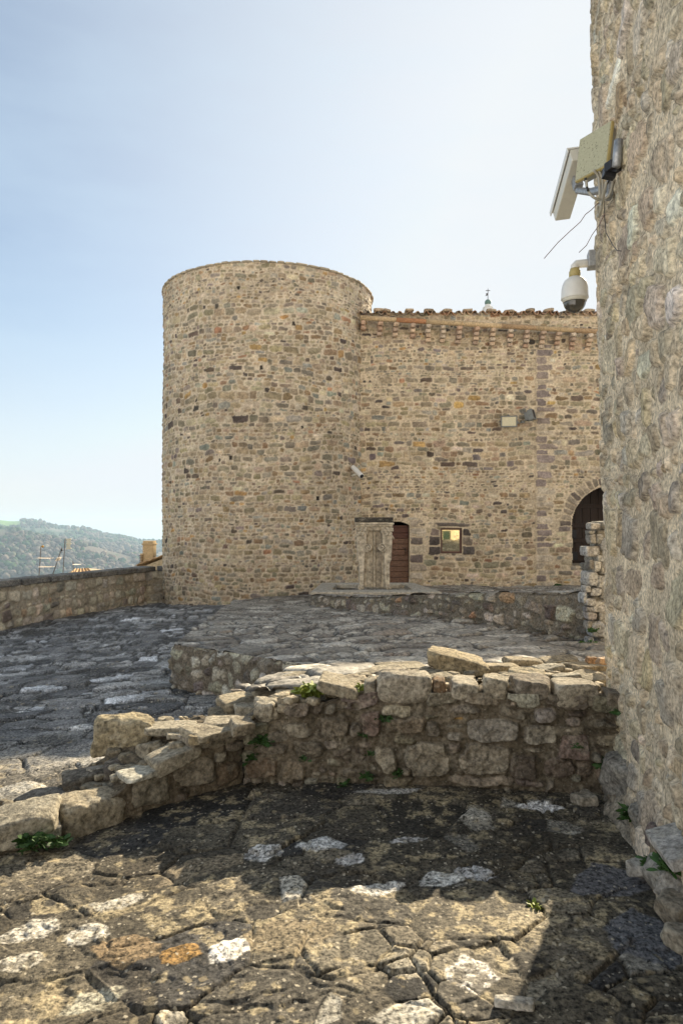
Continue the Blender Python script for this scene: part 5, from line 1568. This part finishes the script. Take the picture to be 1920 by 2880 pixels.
def build_dome():
    d = 4.42
    c = P(1615, 800, d); s = d / FPX
    root = empty('dome_camera', tuple(c), 'white hanging dome security camera with dark glass bowl on a wall bracket', 'security camera')
    def zz(py): return CZ - (py - HY) * s
    cx, cy = c[0], c[1]
    mb = MB()
    mb.lathe([(.030, zz(778)), (.040, zz(781)), (.066, zz(790)), (.077, zz(800)), (.083, zz(812)), (.085, zz(834)), (.087, zz(840)), (.083, zz(842))][::-1], (cx, cy, 0), 28)
    mb.build('body', M_WHITE2, root, (cx, cy, zz(800)), True)
    mb = MB(); mb.lathe([(.074, zz(850)), (.079, zz(842)), (.079, zz(839))], (cx, cy, 0), 28)
    mb.build('ring', M_WHITE, root, (cx, cy, zz(845)), True)
    mb = MB(); mb.lathe([(.036, zz(779)), (.036, zz(764)), (.030, zz(760)), (.030, zz(756))][::-1], (cx, cy, 0), 20)
    mb.build('neck', M_CREAM2, root, (cx, cy, zz(765)), True)
    mb = MB(); r = .071
    mb.lathe([(r * math.cos(a), zz(849) - r * 1.0 * math.sin(a)) for a in np.linspace(math.pi / 2 - .02, 0, 12)], (cx, cy, 0), 28)
    mb.build('dome_glass', M_GLASS, root, (cx, cy, zz(849)), True)
    mb = MB(); e = P(1662, 738, d)
    mb.tube([(cx, cy, zz(762)), (cx, cy, zz(748)), (cx + .012, cy, zz(743)), (cx + .05, cy, zz(741)), (e[0], e[1], zz(740))], .026, 14)
    mb.build('bracket_arm', M_WHITE2, root, (cx, cy, zz(745)), True)
    mb = MB(); mb.box((e[0] + .02, e[1], zz(731)), (.085, .10, .105), Matrix.Rotation(-AZW, 3, 'Z'))
    mb.build('junction_box', M_GALV, root, tuple(e), bevel=.005)
build_dome()

def floodlight(name, label, px, py, w_, h_, yaw, pitch, glass):
    c = Vector((wx(px), WD - .22, wz(py)))
    root = empty(name, tuple(c), label, 'floodlight', 'floodlights on the castle wall')
    Rm = Matrix.Rotation(yaw, 3, 'Z') @ Matrix.Rotation(pitch, 3, 'X')
    mb = MB(); mb.box(c, (w_, .13, h_), Rm); mb.box(c + Rm @ Vector((0, .09, 0)), (w_ * .7, .08, h_ * .7), Rm)
    for k in range(5): mb.box(c + Rm @ Vector((-w_ * .3 + k * w_ * .15, .12, 0)), (.012, .08, h_ * .8), Rm)
    mb.build('housing', M_GREYP, root, tuple(c), bevel=.012)
    mb = MB()
    for sx in (-1, 1): mb.box(c + Rm @ Vector((sx * w_ * .46, -.07, 0)), (w_ * .07, .02, h_ * .96), Rm)
    for sz in (-1, 1): mb.box(c + Rm @ Vector((0, -.07, sz * h_ * .44)), (w_ * .96, .02, h_ * .1), Rm)
    mb.build('bezel', M_GREYP, root, tuple(c), bevel=.004)
    mb = MB(); mb.box(c + Rm @ Vector((0, -.067, 0)), (w_ * .86, .006, h_ * .8), Rm)
    gl = mb.build('lamp_glass', glass, root, tuple(c))
    mb = MB()
    for sx in (-1, 1): mb.tube([c + Rm @ Vector((sx * (w_ / 2 + .012), 0, 0)), c + Vector((sx * (w_ / 2 + .012), .1, .02)), Vector((c.x + sx * w_ * .3, WD - .01, c.z + .02))], .013, 6)
    mb.tube([(c.x, WD - .02, c.z + h_ * .3), (c.x, WD - .1, c.z + h_ * .62), c + Vector((0, -.02, h_ * .56))], .016, 6)
    mb.build('bracket', M_GREYP, root, tuple(c), True)
floodlight('floodlight', 'wide grey floodlight with pale glass facing out from the castle wall', 1424, 1189, .41, .29, -.15, .12, mat_flat('pale lamp glass', (.42, .42, .34), .15, .2))
floodlight('floodlight', 'small dark floodlight turned aside to the upper right of the wide one', 1486, 1171, .17, .27, .9, -.25, M_BLACK)
mb = MB(); mb.tube([(wx(1446), WD - .03, wz(1187)), (wx(1458), WD - .03, wz(1191)), (wx(1470), WD - .035, wz(1186)), (wx(1484), WD - .05, wz(1176))], .012, 6); mb.box((wx(1452), WD - .04, wz(1189)), (.06, .05, .05)); mb.box((wx(1468), WD - .04, wz(1187)), (.08, .05, .06))
tag(mb.build('power_cable', M_GREYP, None, (wx(1458), WD - .03, wz(1190))), 'short grey cable with a junction box between the two floodlights', 'cable')

def build_bullet():
    d = 16.9; a = Vector(P(992, 1314, d + .25)); b = Vector(P(1017, 1339, d - .12))
    root = empty('security_camera', tuple(a), 'small white tube security camera in the angle between round tower and castle wall', 'security camera')
    t = (b - a).normalized()
    mb = MB(); mb.tube([a, a + t * .02, b - t * .01, b], .062, 14); mb.build('housing', M_WHITE2, root, tuple(a), True)
    mb = MB(); mb.tube([b - t * .005, b + t * .004], .05, 14); mb.build('lens', M_BLACK, root, tuple(b), True)
    mb = MB(); mb.tube([(a + b) / 2 + Vector((0, 0, -.05)), Vector(P(990, 1338, d + .2)), Vector(P(986, 1338, d + .8))], .025, 8); mb.build('bracket', M_WHITE, root, tuple(a), True)
build_bullet()

# ================================================================== beyond the walls
def build_spire():
    d = 62.0; s = d / FPX; c = P(1371, 850, d); cx = c[0]
    def zz(py): return CZ - (py - HY) * s
    root = empty('church_spire', (cx, d, 0), 'white church steeple tip with green ball, weathervane and cross above the tiled eave', 'steeple')
    m = mat_flat('white steeple render', (.62, .60, .56), .8, var=.1)
    mb = MB(); mb.lathe([(1.9, -8), (1.9, zz(985)), (2.1, zz(980)), (1.5, zz(968)), (.86, zz(890)), (.46, zz(868)), (.5, zz(866)), (.30, zz(862)), (.24, zz(857)), (.2, zz(855))], (cx, d, 0), 8)
    mb.build('spire', m, root)
    mb = MB(); r = .29; zc = zz(851)
    mb.lathe([(max(r * math.sin(a), .01), zc - r * math.cos(a)) for a in np.linspace(0, math.pi, 12)], (cx, d, 0), 20)
    mb.build('ball', mat_flat('green copper', (.10, .17, .14), .6), root, (cx, d, zc), True)
    mi = mat_flat('dark iron', (.06, .05, .05), .6)
    mb = MB(); mb.tube([(cx, d, zz(845)), (cx, d, zz(812))], .03, 6); mb.tube([(cx - .2, d, zz(817.5)), (cx + .2, d, zz(817.5))], .03, 6)
    mb.build('cross', mi, root, (cx, d, zz(830)))
    mb = MB(); mb.prism([(cx - .03, zz(831)), (cx - .25, zz(833)), (cx - .14, zz(829)), (cx - .2, zz(826)), (cx - .03, zz(824))], d - .015, d + .015)
    mb.build('weathervane', mi, root, (cx, d, zz(828)))
build_spire()

M_TILE_S = mat_stone('orange roof tiles', fine=12, var=.4, bscale=14, bdist=.03, color=(.42, .27, .14))  # tiles in an orange-brown base colour
M_RENDER = mat_stone('weathered render', fine=14, var=.3, bscale=20, color=(.42, .35, .24))
def tile_roof(bm_name, parent, poly_low, poly_high, period, origin):
    """roof plane between an eave line and a ridge line, with tile ribs"""
    a0, a1 = map(np.array, poly_low); b0, b1 = map(np.array, poly_high)
    ln = np.linalg.norm(a1 - a0); n = int(ln / period * 8) + 2
    t = np.linspace(0, 1, n)[None, :, None]; r = np.linspace(0, 1, 9)[:, None, None]
    Pq = (a0 + (a1 - a0) * t) * (1 - r) + (b0 + (b1 - b0) * t) * r
    Pq[..., 2] += .04 * np.sin(2 * np.pi * t[..., 0] * ln / period) + .02 * (np.arange(9) % 2)[:, None]
    return npmesh(bm_name, Pq, [gridfaces(9, n)], M_TILE_S, parent, None, True, origin)

def build_houses():
    d = 23.5
    a = P(372, 1592, d); b = P(468, 1570, d + .6)
    root = empty('house', (a[0] + 1, d, -6), 'house roof with rendered chimney rising behind the end of the parapet', 'house')
    zl = a[2]
    e0 = P(382, 1590, d); e1 = P(478, 1592, d + 2.2); r0 = P(412, 1575, d + .1); 
    # gable roof seen end-on along its verge: ridge to the right
    lo0 = P(380, 1592, d); hi0 = P(462, 1562, d + .3)
    lo1 = lo0 + np.array((1.2, 4.5, 0)); hi1 = hi0 + np.array((1.2, 4.5, 0))
    tile_roof('roof', root, (lo0, lo1), (hi0, hi1), .24, tuple(lo0))
    far0 = hi0 + np.array((1.2, -.2, -.45)); far1 = far0 + np.array((1.2, 4.5, 0))
    tile_roof('roof', root, (hi0, hi1), (far0, far1), .24, tuple(hi0))
    mb = MB(); mb.add([tuple(lo0 + (0.05, .05, -.1)), tuple(hi0 + (0, .05, -.1)), tuple(far0 + (-.05, .05, -.1)), (far0[0], far0[1], -7), (lo0[0], lo0[1], -7),
                       tuple(lo1 + (0.05, -.05, -.1)), tuple(hi1 + (0, 0, -.1)), tuple(far1 + (-.05, 0, -.1)), (far1[0], far1[1], -7), (lo1[0], lo1[1], -7)],
                      [(4, 3, 2, 1, 0), (5, 6, 7, 8, 9), (0, 5, 9, 4), (2, 3, 8, 7)])
    mb.build('wall', M_RENDER, root, tuple(lo0))
    c = P(421, 1560, d + .9); s = (d + .9) / FPX
    mb = MB(); mb.box((c[0], c[1], c[2] - .2), (29 * s, .42, 1.4)); mb.box((c[0], c[1], CZ - (1530 - HY) * s), (34 * s, .50, .05)); 
    mb.box((c[0] - 17 * s, c[1] - .1, CZ - (1580 - HY) * s), (7 * s, .3, .62))
    ch = mb.build('chimney', mat_stone('ochre chimney render', color=(.50, .37, .21)), root, tuple(c), bevel=.01)  # ochre base colour, warmer than the house walls
    mb = MB()
    for k in range(7): mb.box((c[0] - 18 * s, c[1] - .12, CZ - (1562 + k * 4.4 - HY) * s), (9 * s, .34, .018))
    mb.build('flue_vents', mat_flat('dark vent tiles', (.14, .09, .06), .8), ch, tuple(c))
    # second house: a low hipped roof farther off
    d = 38.0
    root = empty('house', (P(225, 1610, d)[0], d + 2, -6), 'small orange tiled roof just showing over the parapet', 'house')
    lo0, lo1 = P(196, 1613, d), P(268, 1617, d); hi0, hi1 = P(212, 1600, d + 1.6), P(250, 1598, d + 2.0)
    tile_roof('roof', root, (lo0, lo1), (hi0, hi1), .26, tuple(lo0))
    lf = P(180, 1617, d + 2.5)
    mb = MB(); mb.add([tuple(lo0), tuple(hi0), tuple(lf)], [(0, 1, 2)])
    z = -7
    mb.add([tuple(lo0 + (0, .1, -.05)), tuple(lo1 + (0, .1, -.05)), (lo1[0], d + 4, lo1[2] - .05), (lf[0], d + 4, lo0[2] - .05), (lo0[0], d + .1, z), (lo1[0], d + .1, z), (lo1[0], d + 4, z), (lf[0], d + 4, z), tuple(hi0), tuple(hi1)],
           [(0, 1, 5, 4), (1, 2, 6, 5), (2, 3, 7, 6), (3, 0, 4, 7), (1, 9, 2), (2, 9, 8, 3)])
    mb.build('wall', M_RENDER, root, tuple(lo0))
build_houses()

def antenna(label, d, px0, py0, px1, py1, bars, extra=None):
    a, b = P(px0, py0, d), P(px1, py1, d)
    dn = (a - b) / np.linalg.norm(a - b)
    foot = a + dn * 6.0
    root = empty('roof_antenna', tuple(foot), label, 'antenna', 'television antennas beyond the parapet')
    mi = M_GALV
    mb = MB(); mb.tube([foot, b], .016, 6); mb.build('mast', mat_flat('rusty mast', (.12, .10, .09), .6, .3), root, tuple(foot))
    for (x0, y0, x1, y1) in bars:
        mb = MB(); p, q = P(x0, y0, d), P(x1, y1, d)
        mb.tube([p, q], .02, 6)
        n = 9
        for k in range(n):
            c = p + (q - p) * (k + .5) / n
            mb.tube([c + np.array((0, -.22, 0)), c + np.array((0, .22, 0))], .008, 4)
        mb.build('yagi', mat_flat('dull aluminium', (.42, .36, .30), .5, .3), root, tuple(p))
    if extra: extra(root, d)
def knob(px, py, r, col):
    def f(root, d):
        c = P(px, py, d); mb = MB(); mb.lathe([(.01, -r), (r * .8, -r * .5), (r, 0), (r * .8, r * .5), (.01, r)], c, 10)
        mb.build('amplifier_box', mat_flat('ochre plastic', col, .5), root, tuple(c), True)
    return f
antenna('tall mast with two yagi aerials and a small orange box, nearest the left edge', 27, 111, 1616, 116, 1536, [(108, 1569, 147, 1570), (113, 1594, 150, 1594)], knob(121, 1537, .055, (.40, .22, .04)))
antenna('leaning bare antenna mast between two upright ones', 27, 150, 1614, 175, 1540, [(162, 1577, 168, 1568)], knob(174, 1547, .05, (.03, .03, .03)))
def grid_reflector(root, d):
    mb = MB()
    for x in (190, 194, 198): mb.tube([P(x, 1518, d), P(x - 1, 1541, d)], .022, 5)
    for y in (1517, 1530, 1543): mb.tube([P(187, y, d), P(201, y - 1, d)], .03, 5)
    mb.build('grid_reflector', mat_flat('pale cream grid', (.60, .57, .46), .5), root, tuple(P(194, 1530, d)))
antenna('tallest antenna mast carrying a pale grid reflector', 27, 178, 1612, 184, 1515, [], grid_reflector)
antenna('short thin mast with one small yagi beside the orange roof', 33, 207, 1606, 206, 1578, [(208, 1587, 225, 1588)])

# ================================================================== weeds
M_LEAF = mat_flat('dark weed leaves', (.035, .085, .018), .6, var=.5, scale=60)
M_LEAF_Y = mat_flat('yellow-green leaves', (.20, .24, .035), .6, var=.4, scale=60)  # leaves yellow-green by their own colour
def weed(label, c, r, n, seed, mat=None, up=.7, leaf=.35, group='weeds in the masonry joints'):
    g = np.random.default_rng(seed); V = []; F = []
    for k in range(n):
        az = g.uniform(0, 2 * math.pi); el = g.uniform(.1, 1.3) * up
        dr = np.array((math.cos(az) * math.cos(el), math.sin(az) * math.cos(el), math.sin(el)))
        base = np.array(c) + g.normal(size=3) * r * .28 * np.array((1, 1, .5))
        ln = r * g.uniform(.4, 1.0); wd = ln * leaf * g.uniform(.6, 1.2)
        sd = np.cross(dr, g.normal(size=3)); sd /= np.linalg.norm(sd); nn = np.cross(sd, dr)
        b = len(V)
        for t, w_ in ((0, .08), (.35, .8), (.7, 1.0), (1.0, .15)):
            p = base + dr * ln * t + np.array((0, 0, -.25 * ln * t * t))
            V += [p - sd * wd * w_ / 2 + nn * wd * .12, p + sd * wd * w_ / 2 + nn * wd * .12]
        for q in range(3): F.append((b + 2 * q, b + 2 * q + 1, b + 2 * q + 3, b + 2 * q + 2))
    o = npmesh('weed', np.array(V), [np.array(F)], mat or M_LEAF, None, None, True, tuple(c))
    return tag(o, label, 'weed', group)
def on_wall(px, py, out=.03):
    c, d = ray_plane(px, py, WA, WB); return (c[0], c[1] - out, c[2])
weed('largest dark green weed in the corner where the low wall meets the tower', on_wall(1764, 2004, .06), .085, 150, 1)
weed('leafy weed hanging on the low wall above the tower-foot boulder', on_wall(1702, 2150), .075, 100, 2)
weed('trailing weed at the left end of the knee-high wall below its first block', on_wall(738, 2083), .075, 80, 3)
weed('low weed in the inner corner of the ruined walls above the paving', on_wall(702, 2128), .055, 60, 4)
weed('small weed in the joint right of the purple-brown stone', on_wall(1078, 2018), .05, 60, 5)
weed('tiny weed under the purple-brown stone', on_wall(1024, 2067), .035, 40, 6)
weed('weed in a dark joint beside the tall rounded stone midway along the low wall', on_wall(1040, 2116), .035, 40, 7)
weed('dark weed at the lower middle of the low wall above the white patch', on_wall(1030, 2180), .05, 60, 8)
weed('small weed at the foot of the low wall under the round stone', on_wall(1118, 2172), .045, 50, 9)
weed('tiny weed in the lower left part of the low wall', on_wall(855, 2130), .04, 40, 10)
weed('small weed below the wide reddish stone at the right of the low wall', on_wall(1615, 2095), .04, 45, 11)
weed('weed clump at the low wall base near its middle, left of the white patch', on_wall(965, 2200), .05, 50, 12)
q = Pz(880, 1940, .545)
weed('bright yellow-green moss and weeds in the hollow on top of the low wall', (q[0] - .02, q[1] - .02, .54), .085, 240, 13, M_LEAF_Y, .5, .5)
q = Pz(1012, 1925, .60)
weed('small sunlit yellow-green tuft beside the tilted slab on the wall top', (q[0], q[1] - .03, .58), .05, 60, 14, M_LEAF_Y, .8, .4)
q = P(95, 2365, 3.27)
weed('leafy weed at the foot of the broken wall in the lower left', (q[0], q[1] - .01, q[2]), .085, 150, 15)
q = P(165, 2372, 3.3)
weed('small weed beside the long front block of the broken wall', (q[0], q[1], q[2]), .06, 60, 16)
q = P(1895, 2440, 2.62)
weed('leafy weeds growing under the leaning grey slab', (q[0], q[1], q[2]), .07, 190, 17)
q = P(1775, 2293, 3.42)
weed('weed at the foot of the tower below the boulder', (q[0], q[1], q[2]), .08, 90, 18)
q = P(1828, 2425, 2.95)
weed('small weed left of the leaning slab at the tower foot', (q[0], q[1], q[2]), .05, 60, 19)
q = Pz(1490, 2558, 0); 
weed('mossy tuft in the paving crack at the tip of the shadow', (q[0] + .02, q[1], .01), .035, 60, 20, M_LEAF_Y, .6, .5)
q = P(1668, 1775, 6.6)
weed('weed on the ragged stub beyond the tower corner', (q[0], q[1], q[2]), .06, 60, 21)
q = P(1655, 1813, 6.5)
weed('green weed at the foot of the ragged stub', (q[0], q[1], q[2]), .07, 80, 22)
weed('tiny weed at the base of the castle wall near the old straight joint', (wx(1562), WD - .15, -.03), .12, 60, 23)

# ================================================================== air
def build_haze():
    m = bpy.data.materials.new('haze'); m.use_nodes = True
    t = m.node_tree; t.nodes.remove(t.nodes['Principled BSDF'])
    v = t.nodes.new('ShaderNodeVolumePrincipled')
    v.inputs['Color'].default_value = (.56, .77, 1.0, 1)
    v.inputs['Density'].default_value = .00019
    v.inputs['Anisotropy'].default_value = .2
    t.links.new(v.outputs[0], t.nodes['Material Output'].inputs['Volume'])
    mb = MB(); mb.box((0, 3000, -78), (15200, 6700, 216))
    o = mb.build('haze', m, None, (0, 3000, -78))
    tag(o, kind='stuff')
build_haze()
